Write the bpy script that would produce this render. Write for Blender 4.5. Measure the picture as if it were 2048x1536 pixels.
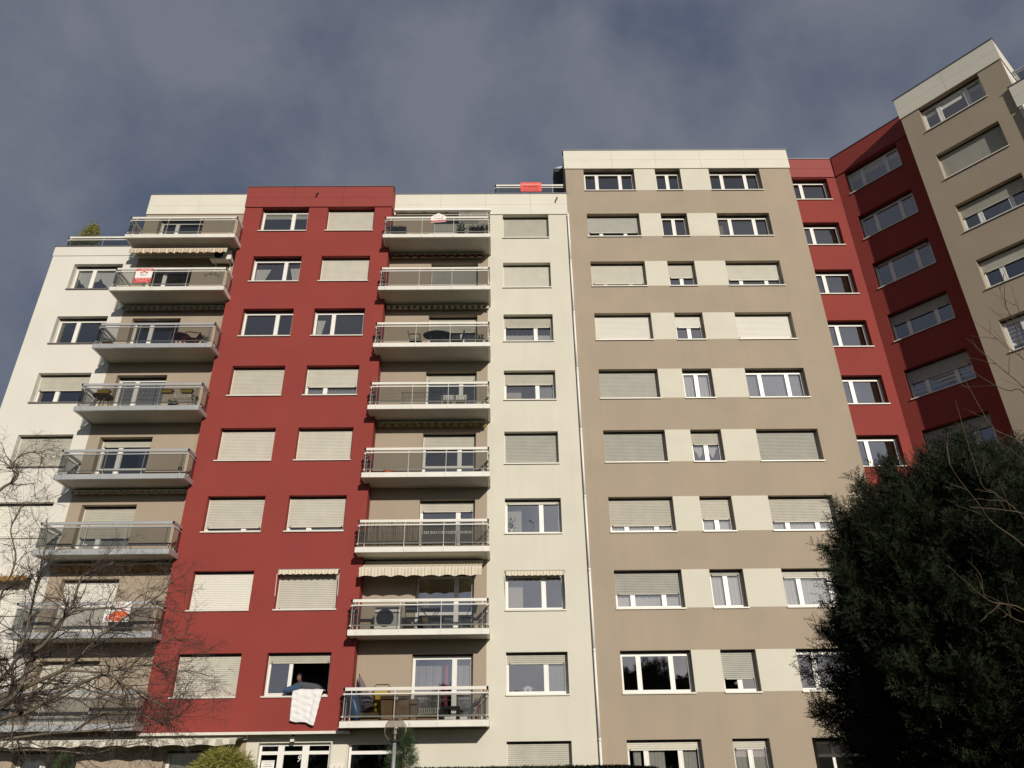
import bpy, math, random
import numpy as np
from mathutils import Matrix, Vector
R = math.radians
scene = bpy.context.scene
for o in list(bpy.data.objects):
    bpy.data.objects.remove(o)
COL = scene.collection

# ---------------------------------------------------------------- camera
cam = bpy.data.cameras.new("camera")
cam.sensor_width = 36.0
cam.lens = 1440.79 / 2048 * 36.0
cam.clip_start, cam.clip_end = 0.05, 3000
camo = bpy.data.objects.new("camera", cam)
COL.objects.link(camo)
rt = Vector((0.9999112, -0.0065651, -0.0115949))
dn = Vector((-0.0072870, 0.4591063, -0.8883514))
fw = Vector((0.0111554, 0.8883571, 0.4590177))
mw = Matrix((rt, -dn, -fw)).transposed().to_4x4()
mw.translation = (0, 0, 1.65)
camo.matrix_world = mw
scene.camera = camo

# ---------------------------------------------------------------- sky, sun, exposure
SUN_EL, SUN_AZ = 18.5, 18.5          # azimuth: from straight behind the camera towards the right
world = bpy.data.worlds.new("World")
scene.world = world
world.use_nodes = True
nt = world.node_tree
nt.nodes.clear()
def wn(t, **kw):
    n = nt.nodes.new(t)
    for k, v in kw.items():
        setattr(n, k, v)
    return n
sky = wn('ShaderNodeTexSky', sky_type='NISHITA', sun_disc=False)
sky.sun_elevation = R(SUN_EL)
sky.sun_rotation = R(180 - SUN_AZ)
sky.air_density, sky.dust_density, sky.ozone_density = 1.0, 1.0, 1.0
tc = wn('ShaderNodeTexCoord')
mp = wn('ShaderNodeMapping')
mp.inputs['Location'].default_value = (2, 17, 8)
n1 = wn('ShaderNodeTexNoise'); n1.inputs['Scale'].default_value = 5.5
n1.inputs['Detail'].default_value = 6; n1.inputs['Roughness'].default_value = .56
n1.inputs['Distortion'].default_value = .25
n2 = wn('ShaderNodeTexNoise'); n2.inputs['Scale'].default_value = 1.9
n2.inputs['Detail'].default_value = 3
rmp = wn('ShaderNodeValToRGB')
rmp.color_ramp.elements[0].position = .40; rmp.color_ramp.elements[0].color = (.94, 1.15, 1.70, 1)
rmp.color_ramp.elements[1].position = .60; rmp.color_ramp.elements[1].color = (1.80, 1.93, 2.33, 1)
add = wn('ShaderNodeMath', operation='MULTIPLY_ADD')
add.inputs[1].default_value = .6
mixn = wn('ShaderNodeMix', data_type='RGBA')
mixn.inputs[0].default_value = .93
bg = wn('ShaderNodeBackground'); bg.inputs['Strength'].default_value = .1
out = wn('ShaderNodeOutputWorld')
L = nt.links.new
L(tc.outputs['Generated'], mp.inputs['Vector'])
L(mp.outputs[0], n1.inputs['Vector']); L(mp.outputs[0], n2.inputs['Vector'])
L(n1.outputs['Fac'], add.inputs[0])
hl = wn('ShaderNodeMath', operation='MULTIPLY'); hl.inputs[1].default_value = .4
L(n2.outputs['Fac'], hl.inputs[0]); L(hl.outputs[0], add.inputs[2])
L(add.outputs[0], rmp.inputs[0])
# cloud sheet glows towards the sun: its brightness follows the clear-sky radiance behind it
bw = wn('ShaderNodeRGBToBW'); L(sky.outputs[0], bw.inputs[0])
gl_ = wn('ShaderNodeMapRange'); gl_.inputs[1].default_value = 4.5; gl_.inputs[2].default_value = 13.0
gl_.inputs[3].default_value = 1.0; gl_.inputs[4].default_value = 3.0
L(bw.outputs[0], gl_.inputs[0])
cm = wn('ShaderNodeVectorMath', operation='SCALE'); L(rmp.outputs[0], cm.inputs[0]); L(gl_.outputs[0], cm.inputs['Scale'])
L(sky.outputs[0], mixn.inputs[6]); L(cm.outputs[0], mixn.inputs[7])
L(mixn.outputs[2], bg.inputs['Color']); L(bg.outputs[0], out.inputs['Surface'])

sun = bpy.data.lights.new("sun", 'SUN')
sun.energy = 3.7
sun.angle = R(.53)
sun.color = (1.0, .915, .785)
suno = bpy.data.objects.new("sun", sun)
COL.objects.link(suno)
sd = Vector((math.sin(R(SUN_AZ)) * math.cos(R(SUN_EL)), -math.cos(R(SUN_AZ)) * math.cos(R(SUN_EL)), math.sin(R(SUN_EL))))
suno.rotation_euler = sd.to_track_quat('Z', 'Y').to_euler()
suno.location = sd * 60

vs = scene.view_settings
vs.view_transform = 'Standard'; vs.look = 'None'; vs.exposure = 0.0; vs.gamma = 1.0
vs.use_curve_mapping = False
scene.cycles.max_bounces = 8
scene.cycles.transparent_max_bounces = 16
scene.cycles.glossy_bounces = 3
scene.cycles.caustics_reflective = False
scene.cycles.caustics_refractive = False
scene.cycles.use_denoising = True

# ---------------------------------------------------------------- materials
MATS = {}
def mat(name, col, rough=.8, var=0., scale=3., streak=0., bump=0., bscale=60., metal=0., spec=.3, stretch=(1, 1, 1), col2=None, rand=0.):
    """Principled material in world coordinates with soft noise variation, rain streaks and fine relief."""
    m = bpy.data.materials.new(name); m.use_nodes = True
    t = m.node_tree; ns = t.nodes; l = t.links.new
    b = ns['Principled BSDF']
    b.inputs['Roughness'].default_value = rough
    b.inputs['Metallic'].default_value = metal
    b.inputs['Specular IOR Level'].default_value = spec
    b.inputs['Base Color'].default_value = (*col, 1)
    g = ns.new('ShaderNodeNewGeometry')
    last = None
    if var or col2:
        mpn = ns.new('ShaderNodeMapping'); mpn.inputs['Scale'].default_value = stretch
        l(g.outputs['Position'], mpn.inputs[0])
        n = ns.new('ShaderNodeTexNoise'); n.inputs['Scale'].default_value = scale; n.inputs['Detail'].default_value = 5
        l(mpn.outputs[0], n.inputs['Vector'])
        r = ns.new('ShaderNodeMapRange'); r.inputs[1].default_value = .3; r.inputs[2].default_value = .7
        l(n.outputs['Fac'], r.inputs[0])
        mx = ns.new('ShaderNodeMix'); mx.data_type = 'RGBA'
        a = col2 if col2 else tuple(c * (1 - var) for c in col)
        mx.inputs[6].default_value = (*a, 1)
        mx.inputs[7].default_value = (*[min(1, c * (1 + var)) for c in col], 1)
        l(r.outputs[0], mx.inputs[0]); last = mx.outputs[2]
    if streak:
        mp2 = ns.new('ShaderNodeMapping'); mp2.inputs['Scale'].default_value = (2.2, 2.2, .14)
        l(g.outputs['Position'], mp2.inputs[0])
        n2 = ns.new('ShaderNodeTexNoise'); n2.inputs['Scale'].default_value = 1.6; n2.inputs['Detail'].default_value = 4
        l(mp2.outputs[0], n2.inputs['Vector'])
        r2 = ns.new('ShaderNodeMapRange'); r2.inputs[1].default_value = .45; r2.inputs[2].default_value = .75
        r2.inputs[3].default_value = 0; r2.inputs[4].default_value = streak
        l(n2.outputs['Fac'], r2.inputs[0])
        mx2 = ns.new('ShaderNodeMix'); mx2.data_type = 'RGBA'
        g2 = sum(col) / 3
        mx2.inputs[7].default_value = (*[(c * .82 + g2 * .18) * .90 for c in col], 1)
        if last: l(last, mx2.inputs[6])
        else: mx2.inputs[6].default_value = (*col, 1)
        l(r2.outputs[0], mx2.inputs[0]); last = mx2.outputs[2]
    if rand:      # every piece of this material has aged a little differently
        oi = ns.new('ShaderNodeObjectInfo'); rr_ = ns.new('ShaderNodeMapRange')
        rr_.inputs[3].default_value = 1 - rand; rr_.inputs[4].default_value = 1 + rand * .45
        l(oi.outputs['Random'], rr_.inputs[0])
        vm = ns.new('ShaderNodeVectorMath'); vm.operation = 'SCALE'
        if last: l(last, vm.inputs[0])
        else: vm.inputs[0].default_value = col
        l(rr_.outputs[0], vm.inputs['Scale']); last = vm.outputs[0]
    if last: l(last, b.inputs['Base Color'])
    if bump:
        n3 = ns.new('ShaderNodeTexNoise'); n3.inputs['Scale'].default_value = bscale; n3.inputs['Detail'].default_value = 3
        l(g.outputs['Position'], n3.inputs['Vector'])
        bp = ns.new('ShaderNodeBump'); bp.inputs['Strength'].default_value = bump; bp.inputs['Distance'].default_value = .01
        l(n3.outputs['Fac'], bp.inputs['Height']); l(bp.outputs[0], b.inputs['Normal'])
    MATS[name] = m
    return m
def glassmat(name, tint, refl, rough=0.0):
    m = bpy.data.materials.new(name); m.use_nodes = True
    t = m.node_tree; ns = t.nodes; l = t.links.new
    ns.clear()
    tr = ns.new('ShaderNodeBsdfTransparent'); tr.inputs[0].default_value = (*tint, 1)
    gl = ns.new('ShaderNodeBsdfGlossy'); gl.inputs['Roughness'].default_value = rough
    gl.inputs[0].default_value = (1, .96, .90, 1)
    lw = ns.new('ShaderNodeLayerWeight'); lw.inputs['Blend'].default_value = .5
    pw = ns.new('ShaderNodeMath'); pw.operation = 'POWER'; pw.inputs[1].default_value = 4.
    ma = ns.new('ShaderNodeMath'); ma.operation = 'MULTIPLY_ADD'; ma.inputs[1].default_value = 1 - refl; ma.inputs[2].default_value = refl
    mx = ns.new('ShaderNodeMixShader'); o = ns.new('ShaderNodeOutputMaterial')
    l(lw.outputs['Facing'], pw.inputs[0]); l(pw.outputs[0], ma.inputs[0])
    l(ma.outputs[0], mx.inputs[0]); l(tr.outputs[0], mx.inputs[1]); l(gl.outputs[0], mx.inputs[2]); l(mx.outputs[0], o.inputs[0])
    MATS[name] = m
    return m
def stripes(name, cols, width, axis=(1, 0, 0), rough=.9, sheen=0.):
    """Printed stripes across a direction, in metres."""
    m = bpy.data.materials.new(name); m.use_nodes = True
    t = m.node_tree; ns = t.nodes; l = t.links.new
    b = ns['Principled BSDF']; b.inputs['Roughness'].default_value = rough; b.inputs['Specular IOR Level'].default_value = .1
    g = ns.new('ShaderNodeNewGeometry')
    d = ns.new('ShaderNodeVectorMath'); d.operation = 'DOT_PRODUCT'; d.inputs[1].default_value = axis
    l(g.outputs['Position'], d.inputs[0])
    q = ns.new('ShaderNodeMath'); q.operation = 'DIVIDE'; q.inputs[1].default_value = width
    l(d.outputs['Value'], q.inputs[0])
    f = ns.new('ShaderNodeMath'); f.operation = 'FRACT'; l(q.outputs[0], f.inputs[0])
    r = ns.new('ShaderNodeValToRGB'); r.color_ramp.interpolation = 'CONSTANT'
    el = r.color_ramp.elements
    while len(el) < len(cols): el.new(.5)
    for i, (p, c) in enumerate(cols):
        el[i].position = p; el[i].color = (*c, 1)
    l(f.outputs[0], r.inputs[0]); l(r.outputs[0], b.inputs['Base Color'])
    MATS[name] = m
    return m

mat('red_render', (.258, .045, .037), .85, .05, .8, .30, .10)
mat('cream_render', (.63, .605, .52), .85, .035, .7, .30, .08)
mat('white_render', (.675, .655, .60), .85, .03, .7, .2, .08)
mat('beige_render', (.366, .303, .232), .85, .045, .7, .34, .10)
mat('band_render', (.63, .605, .515), .85, .03, 1.2, .05, .08)
mat('fascia_white', (.675, .65, .565), .6, .03, 1.0, .06, .03)
mat('fascia_red', (.268, .047, .039), .6, .03, 1.0, .06, .03)
mat('coping', (.22, .23, .26), .45, .05, 4, metal=.6)
mat('frame_white', (.80, .79, .76), .35, .03, 3, spec=.5)
mat('sill_alu', (.68, .655, .58), .4, .05, 4, spec=.5)
mat('sill_dark', (.16, .15, .15), .5, .05, 4)
mat('guide', (.30, .30, .30), .5)
mat('shutter_cream', (.60, .58, .505), .55, .05, 2.5, .2, spec=.4, rand=.10)
mat('shutter_white', (.74, .725, .665), .5, .02, 2.5, spec=.4, rand=.05)
mat('shutter_grey', (.43, .425, .385), .55, .06, 2.5, .35, spec=.4, rand=.14)
mat('shutter_tan', (.52, .50, .43), .55, .06, 2.5, .4, spec=.4, rand=.12)
mat('alu_white', (.71, .695, .635), .4, .06, 1.5, .5, spec=.5)
mat('alu_grey', (.48, .49, .50), .35, .06, 1.5, .25, metal=.35, spec=.5)
mat('soffit_paint', (.55, .525, .475), .85, .07, 1.2, 0, .06)
mat('balcony_floor', (.30, .28, .25), .9, .08, 4)
mat('interior_paint', (.17, .165, .155), .9, .05, 1)
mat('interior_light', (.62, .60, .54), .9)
mat('curtain_white', (.80, .80, .78), .9, .04, 8)
mat('curtain_grey', (.40, .41, .42), .9, .05, 8)
mat('blind_white', (.66, .67, .64), .8)
mat('dark_metal', (.02, .02, .022), .5)
mat('pipe_white', (.84, .83, .80), .4, .04, 2)
mat('plastic_white', (.74, .72, .66), .4, .03, 3, spec=.5)
mat('plastic_dark', (.035, .04, .045), .5)
mat('plastic_green', (.055, .075, .07), .45)
mat('plastic_red', (.22, .02, .02), .5)
mat('plastic_yellow', (.46, .31, .03), .6)
mat('wood_tan', (.34, .22, .10), .75, .1, 8)
mat('cardboard', (.30, .195, .105), .9, .08, 3)
mat('cardboard_dark', (.21, .135, .07), .9, .08, 3)
mat('reed', (.26, .21, .14), .95, .35, 40)
mat('cloth_blue', (.045, .085, .15), .9, .06, 10)
mat('cloth_grey', (.075, .078, .085), .9, .06, 10)
mat('quilt', (.76, .75, .755), .9, .03, 6, bump=.45, bscale=26)
mat('bag_blue', (.03, .12, .30), .3, .2, 8, spec=.6, bump=.5, bscale=14)
mat('parasol_cloth', (.16, .13, .15), .9, .1, 6)
mat('pink_cloth', (.52, .055, .12), .8)
mat('yellow_cloth', (.42, .29, .03), .9)
mat('sign_red', (.62, .055, .06), .6)
mat('sign_coral', (.74, .10, .085), .6)
mat('sign_crimson', (.50, .02, .05), .6)
mat('sign_white', (.80, .79, .76), .6)
mat('sign_orange', (.78, .15, .05), .6)
mat('ink_black', (.02, .02, .02), .6)
mat('ink_grey', (.10, .11, .13), .6)
mat('terracotta', (.28, .09, .05), .85)
mat('skin', (.20, .105, .075), .6)  # tone darkened to carry the shade on the face inside the window
mat('hair', (.02, .015, .012), .6)
mat('bark', (.15, .125, .092), .95, .25, 14, bump=.5, bscale=40)
mat('twig', (.078, .060, .050), .95, .25, 12)
mat('shoot', (.115, .085, .058), .9, .2, 12)
mat('yew_leaf', (.0135, .0205, .0065), .7, .55, 5, spec=.25)  # needle colour darkened in place of the shade over the yew
mat('yew_core', (.004, .005, .003), 1.0)  # inner shade of yew and hedge put into the colour
mat('hedge_leaf', (.028, .038, .016), .7, .5, 9, spec=.25)
mat('conifer_leaf', (.045, .075, .032), .7, .45, 8, spec=.2)
mat('bamboo_leaf', (.25, .225, .055), .65, .4, 7, spec=.25, col2=(.11, .125, .03))
mat('plant_leaf', (.05, .085, .035), .7, .4, 9)
mat('galvanised', (.36, .37, .38), .5, .1, 12, metal=.4)
mat('grass', (.045, .065, .022), .95, .35, 2.5)
mat('asphalt', (.055, .055, .055), .95, .15, 6)
mat('roof_gravel', (.22, .21, .20), .95, .1, 5)
glassmat('window_glass', (.74, .74, .72), .34)
glassmat('balcony_glass', (.50, .51, .50), .06)
glassmat('globe_glass', (.72, .68, .64), .10, .035)
glassmat('dark_glass', (.35, .37, .38), .04)
stripes('awn_orange', [(0, (.50, .34, .20)), (.22, (.62, .58, .50)), (.30, (.36, .33, .30)), (.42, (.62, .58, .50)), (.55, (.50, .34, .20)), (.8, (.64, .60, .53))], .34)
stripes('awn_brown', [(0, (.40, .34, .26)), (.5, (.20, .16, .12))], .26)
stripes('awn_cream', [(0, (.58, .53, .44)), (.5, (.16, .105, .06))], .25)
stripes('awn_rust', [(0, (.12, .035, .015)), (.6, (.22, .075, .02)), (.75, (.05, .02, .012))], .34)
stripes('awn_yellow', [(0, (.40, .26, .06)), (.55, (.17, .155, .13))], .29)
stripes('awn_tan', [(0, (.36, .25, .15)), (.7, (.42, .33, .22))], .20)
stripes('awn_ochre', [(0, (.30, .17, .06)), (.5, (.24, .13, .05))], .16)
stripes('awn_check', [(0, (.66, .61, .49)), (.35, (.56, .49, .37)), (.55, (.66, .61, .49)), (.85, (.46, .38, .27))], .23)
stripes('awn_grey', [(0, (.66, .63, .55)), (.5, (.42, .385, .32))], .42)
stripes('curtain_stripe', [(0, (.42, .42, .43)), (.3, (.30, .30, .32)), (.5, (.46, .46, .47)), (.62, (.36, .30, .31)), (.72, (.42, .42, .43))], .26)
stripes('slat_blind', [(0, (.62, .63, .64)), (.62, (.20, .21, .22))], .17, (0, 0, 1))

# ---------------------------------------------------------------- geometry helpers
class Frame:
    """Facade frame: u runs along the facade to the right, w comes out of the wall, z is up."""
    def __init__(s, O, d=(1., 0.), n=(0., -1.)):
        s.O, s.d, s.n = O, d, n
    def __call__(s, u, w, z):
        return (s.O[0] + s.d[0] * u + s.n[0] * w, s.O[1] + s.d[1] * u + s.n[1] * w, z)
    def off(s, w):
        return Frame((s.O[0] + s.n[0] * w, s.O[1] + s.n[1] * w), s.d, s.n)
ROOTS = {}
def link(name, me, parent=None):
    o = bpy.data.objects.new(name, me); COL.objects.link(o)
    if parent is not None:
        o.parent = parent
        if parent.name in ROOTS:
            o.matrix_parent_inverse = Matrix.Translation(-ROOTS[parent.name])
    return o
def tag(o, label=None, cat=None, group=None, kind=None):
    if label: o['label'] = label
    if cat: o['category'] = cat
    if group: o['group'] = group
    if kind: o['kind'] = kind
    return o
def thing(name, loc, label, cat, group=None):
    o = bpy.data.objects.new(name, None); COL.objects.link(o)
    o.location = loc; o.empty_display_size = .2
    ROOTS[o.name] = Vector(loc)
    return tag(o, label, cat, group)
class MB:
    def __init__(s):
        s.v, s.f, s.m, s.ms = [], [], [], []
    def _mi(s, m):
        if m not in s.ms: s.ms.append(m)
        return s.ms.index(m)
    def quad(s, a, b, c, d, m):
        i = len(s.v); s.v += [a, b, c, d]; s.f.append((i, i + 1, i + 2, i + 3)); s.m.append(s._mi(m)); return s
    def poly(s, pts, m):
        i = len(s.v); s.v += pts; s.f.append(tuple(range(i, i + len(pts)))); s.m.append(s._mi(m)); return s
    def box(s, fr, u0, u1, w0, w1, z0, z1, m):
        i = len(s.v)
        s.v += [fr(u, w, z) for z in (z0, z1) for u, w in ((u0, w1), (u1, w1), (u1, w0), (u0, w0))]
        for q in ((0, 3, 2, 1), (4, 5, 6, 7), (0, 1, 5, 4), (1, 2, 6, 5), (2, 3, 7, 6), (3, 0, 4, 7)):
            s.f.append(tuple(i + k for k in q)); s.m.append(s._mi(m))
        return s
    def prism(s, pts_lo, pts_hi, m):
        """solid between two matching outlines"""
        n = len(pts_lo); i = len(s.v); s.v += list(pts_lo) + list(pts_hi); k = s._mi(m)
        s.f.append(tuple(reversed(range(i, i + n)))); s.m.append(k)
        s.f.append(tuple(range(i + n, i + 2 * n))); s.m.append(k)
        for j in range(n):
            s.f.append((i + j, i + (j + 1) % n, i + n + (j + 1) % n, i + n + j)); s.m.append(k)
        return s
    def tube(s, pts, rad, m, sides=6, caps=True):
        pts = [Vector(p) for p in pts]
        if not hasattr(rad, '__len__'): rad = [rad] * len(pts)
        i0 = len(s.v); k = s._mi(m); ref = Vector((0.3, .2, 1)).normalized()
        for j, p in enumerate(pts):
            t = (pts[min(j + 1, len(pts) - 1)] - pts[max(j - 1, 0)]).normalized()
            a = t.cross(ref)
            if a.length < .05: a = t.cross(Vector((1, 0, 0)))
            a.normalize(); b = t.cross(a)
            for q in range(sides):
                an = 2 * math.pi * q / sides
                s.v.append(tuple(p + (a * math.cos(an) + b * math.sin(an)) * rad[j]))
        for j in range(len(pts) - 1):
            for q in range(sides):
                s.f.append((i0 + j * sides + q, i0 + j * sides + (q + 1) % sides, i0 + (j + 1) * sides + (q + 1) % sides, i0 + (j + 1) * sides + q)); s.m.append(k)
        if caps:
            s.f.append(tuple(i0 + q for q in reversed(range(sides)))); s.m.append(k)
            e = i0 + (len(pts) - 1) * sides
            s.f.append(tuple(e + q for q in range(sides))); s.m.append(k)
        return s
    def lathe(s, c, prof, m, seg=16, ax='z', arc=None):
        """profile of (radius, height) turned round an axis through c"""
        i0 = len(s.v); k = s._mi(m)
        for r, h in prof:
            for q in range(seg):
                a = 2 * math.pi * q / seg
                x, y = r * math.cos(a), r * math.sin(a)
                s.v.append((c[0] + x, c[1] + y, c[2] + h) if ax == 'z' else (c[0] + x, c[1] - h, c[2] + y))
        for j in range(len(prof) - 1):
            for q in range(seg):
                s.f.append((i0 + j * seg + q, i0 + j * seg + (q + 1) % seg, i0 + (j + 1) * seg + (q + 1) % seg, i0 + (j + 1) * seg + q)); s.m.append(k)
        return s
    def build(s, name, parent=None, smooth=False):
        me = bpy.data.meshes.new(name)
        me.from_pydata(s.v, [], s.f); me.update()
        for m in s.ms: me.materials.append(MATS[m])
        if len(s.ms) > 1: me.polygons.foreach_set('material_index', s.m)
        if smooth: me.polygons.foreach_set('use_smooth', [True] * len(me.polygons))
        return link(name, me, parent)
def raw(name, V, F, m, parent=None):
    """numpy arrays of vertices and same-size faces -> object"""
    me = bpy.data.meshes.new(name)
    V = np.asarray(V, dtype=np.float32); F = np.asarray(F, dtype=np.int32)
    me.vertices.add(len(V)); me.vertices.foreach_set('co', V.ravel())
    n, k = F.shape
    me.loops.add(n * k); me.loops.foreach_set('vertex_index', F.ravel())
    me.polygons.add(n); me.polygons.foreach_set('loop_start', np.arange(0, n * k, k, dtype=np.int32))
    me.update(calc_edges=True)
    me.materials.append(MATS[m])
    return link(name, me, parent)
def text(parent, s, fr, u, w, z, width, height, m, shear=0., name='lettering', align=.5):
    """writing as a thin flat mesh on a facade-parallel surface, centred on (u, z)"""
    cu = bpy.data.curves.new('t', 'FONT'); cu.body = s; cu.align_x = 'LEFT'; cu.resolution_u = 2
    to = bpy.data.objects.new('t', cu); COL.objects.link(to)
    dg = bpy.context.evaluated_depsgraph_get(); dg.update()
    me = bpy.data.meshes.new_from_object(to.evaluated_get(dg))
    bpy.data.objects.remove(to); bpy.data.curves.remove(cu)
    vs_ = [v.co.copy() for v in me.vertices]
    x0, x1 = min(v.x for v in vs_), max(v.x for v in vs_); y0, y1 = min(v.y for v in vs_), max(v.y for v in vs_)
    for v, c in zip(me.vertices, vs_):
        b = (c.y - y0) / (y1 - y0) - .5
        v.co = fr(u + ((c.x - x0) / (x1 - x0) - .5) * width + shear * b * height, w, z + b * height)
    me.name = name
    me.materials.clear(); me.materials.append(MATS[m])
    return link(name, me, parent)

# ---------------------------------------------------------------- levels and planes of the buildings
Z1, ST, WH = 2.077, 2.75, 1.337
def top(k): return Z1 + (k - 1) * ST
def sill(k): return top(k) - WH
def sof(k): return top(k) - 2.33          # underside of the balcony slab of row k
HD, HN = (.630, -.7766), (-.7766, -.630)
FA, FC, FD, FF, FG = Frame((0, 26.15)), Frame((0, 25.65)), Frame((0, 26.22)), Frame((0, 26.16)), Frame((0, 26.85))
FH = Frame((16.738, 26.465), HD, HN)
FI = Frame((18.377, 22.567), HD, HN)
FJ = FI.off(.06)

def wall(name, parent, fr, u0, u1, z0, z1, m, ops=(), depth=.29, ends=(0, 0), endm=None):
    """wall face with real openings and their reveals; ends = thickness of the end returns"""
    b = MB()
    us = sorted({u0, u1, *[x for o in ops for x in o[:2] if u0 < x < u1]})
    zs = sorted({z0, z1, *[x for o in ops for x in o[2:4] if z0 < x < z1]})
    for i in range(len(us) - 1):
        for j in range(len(zs) - 1):
            cu, cz = (us[i] + us[i + 1]) / 2, (zs[j] + zs[j + 1]) / 2
            if any(o[0] < cu < o[1] and o[2] < cz < o[3] for o in ops): continue
            b.quad(fr(us[i], 0, zs[j]), fr(us[i + 1], 0, zs[j]), fr(us[i + 1], 0, zs[j + 1]), fr(us[i], 0, zs[j + 1]), m)
    for o in ops:
        a, c, e, f = o[:4]; d = o[4] if len(o) > 4 else depth + .08
        b.quad(fr(a, 0, e), fr(a, 0, f), fr(a, -d, f), fr(a, -d, e), m)
        b.quad(fr(c, 0, f), fr(c, 0, e), fr(c, -d, e), fr(c, -d, f), m)
        b.quad(fr(a, 0, f), fr(c, 0, f), fr(c, -d, f), fr(a, -d, f), m)
        b.quad(fr(a, 0, e), fr(a, -d, e), fr(c, -d, e), fr(c, 0, e), m)
    for e, u in zip(ends, (u0, u1)):
        if e: b.quad(fr(u, 0, z0), fr(u, -e, z0), fr(u, -e, z1), fr(u, 0, z1), endm or m)
    return b.build(name, parent)
def rooms(parent, fr, u0, u1, ks, depth=3.2, z0=None):
    """floors, ceilings, cross walls and back wall behind a row of windows"""
    b = MB(); m = 'interior_paint'; w0 = -.40
    zl, zh = top(ks[0]) - 2.24, top(ks[-1]) + .51
    b.quad(fr(u0, -depth, zl), fr(u1, -depth, zl), fr(u1, -depth, zh), fr(u0, -depth, zh), m)
    for k in list(ks) + [ks[-1] + 1]:
        z = top(k) - 2.24
        b.quad(fr(u0, w0, z), fr(u1, w0, z), fr(u1, -depth, z), fr(u0, -depth, z), m)
    n = max(2, int(round((u1 - u0) / 3.2)) + 1)
    for i in range(n):
        u = u0 + (u1 - u0) * i / (n - 1)
        b.quad(fr(u, w0, zl), fr(u, -depth, zl), fr(u, -depth, zh), fr(u, w0, zh), m)
    return b.build('interior', parent)
def fascia(parent, fr, us, zs, m, proud=.05, gap=.007):
    for i in range(len(us) - 1):
        for j in range(len(zs) - 1):
            MB().box(fr, us[i] + gap / 2, us[i + 1] - gap / 2, .002, proud, zs[j] + gap / 2, zs[j + 1] - gap / 2, m).build('fascia_panel', parent)
    MB().box(fr, us[0] - .03, us[-1] + .03, -.28, proud + .035, zs[-1] + .001, zs[-1] + .035, 'coping').build('coping', parent)

rnd = random.Random(7)
def shutter(parent, fr, u0, u1, zt, zb, w, m, pitch=.062):
    b = MB(); k = b._mi(m)
    n = max(1, int((zt - zb) / pitch)); h = (zt - zb - .05) / n
    prof = [(0, -.015), (.18, -.002), (.55, .006), (.90, 0)]
    rows = []
    for i in range(n):
        for t, o in prof: rows.append((zb + .05 + (i + t) * h, o))
    rows.append((zt, -.007))
    for z, o in rows: b.v += [fr(u0, w + o, z), fr(u1, w + o, z)]
    for i in range(len(rows) - 1):
        b.f.append((2 * i, 2 * i + 1, 2 * i + 3, 2 * i + 2)); b.m.append(k)
    b.box(fr, u0, u1, w - .012, w + .012, zb, zb + .048, m)
    for u in (u0 + .10, u1 - .10):
        b.box(fr, u - .012, u + .012, w + .0125, w + .05, zb + .005, zb + .04, 'dark_metal')
    return b.build('shutter', parent)
def curtain(parent, fr, u0, u1, zt, zb, w, m='curtain_white', amp=.025, wl=.13, top_f=None, bot_f=None, name='curtain', ph=0.):
    n = max(6, int((u1 - u0) / .03)); b = MB(); k = b._mi(m)
    for i in range(n + 1):
        t = i / n; u = u0 + (u1 - u0) * t
        o = amp * math.sin(2 * math.pi * u / wl + ph) + amp * .4 * math.sin(2 * math.pi * u / wl * 2.3 + 1)
        zb_ = bot_f(t, zb, zt) if bot_f else zb
        zt_ = top_f(t, zb, zt) if top_f else zt
        b.v += [fr(u, w + o, zb_), fr(u, w + o * .7, (zb_ + zt_) / 2), fr(u, w + o * .5, zt_)]
    for i in range(n):
        for j in (0, 1):
            b.f.append((3 * i + j, 3 * i + 3 + j, 3 * i + 4 + j, 3 * i + 1 + j)); b.m.append(k)
    return b.build(name, parent, True)
def drape(parent, fr, u0, u1, zb, zt, w, side, m='curtain_white'):
    """curtain tied back towards one side"""
    b = MB(); k = b._mi(m); n = 20; W = u1 - u0
    for i in range(n + 1):
        t = i / n
        for q in range(4):
            s = q / 3
            wd = W * (.55 + .45 * s)
            u = u0 + t * wd if side < 0 else u1 - t * wd
            b.v.append(fr(u, w + .02 * math.sin(t * 40), zb + (zt - zb) * s))
    for i in range(n):
        for q in range(3):
            b.f.append((4 * i + q, 4 * i + 4 + q, 4 * i + 5 + q, 4 * i + 1 + q)); b.m.append(k)
    return b.build('curtain', parent, True)
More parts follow.
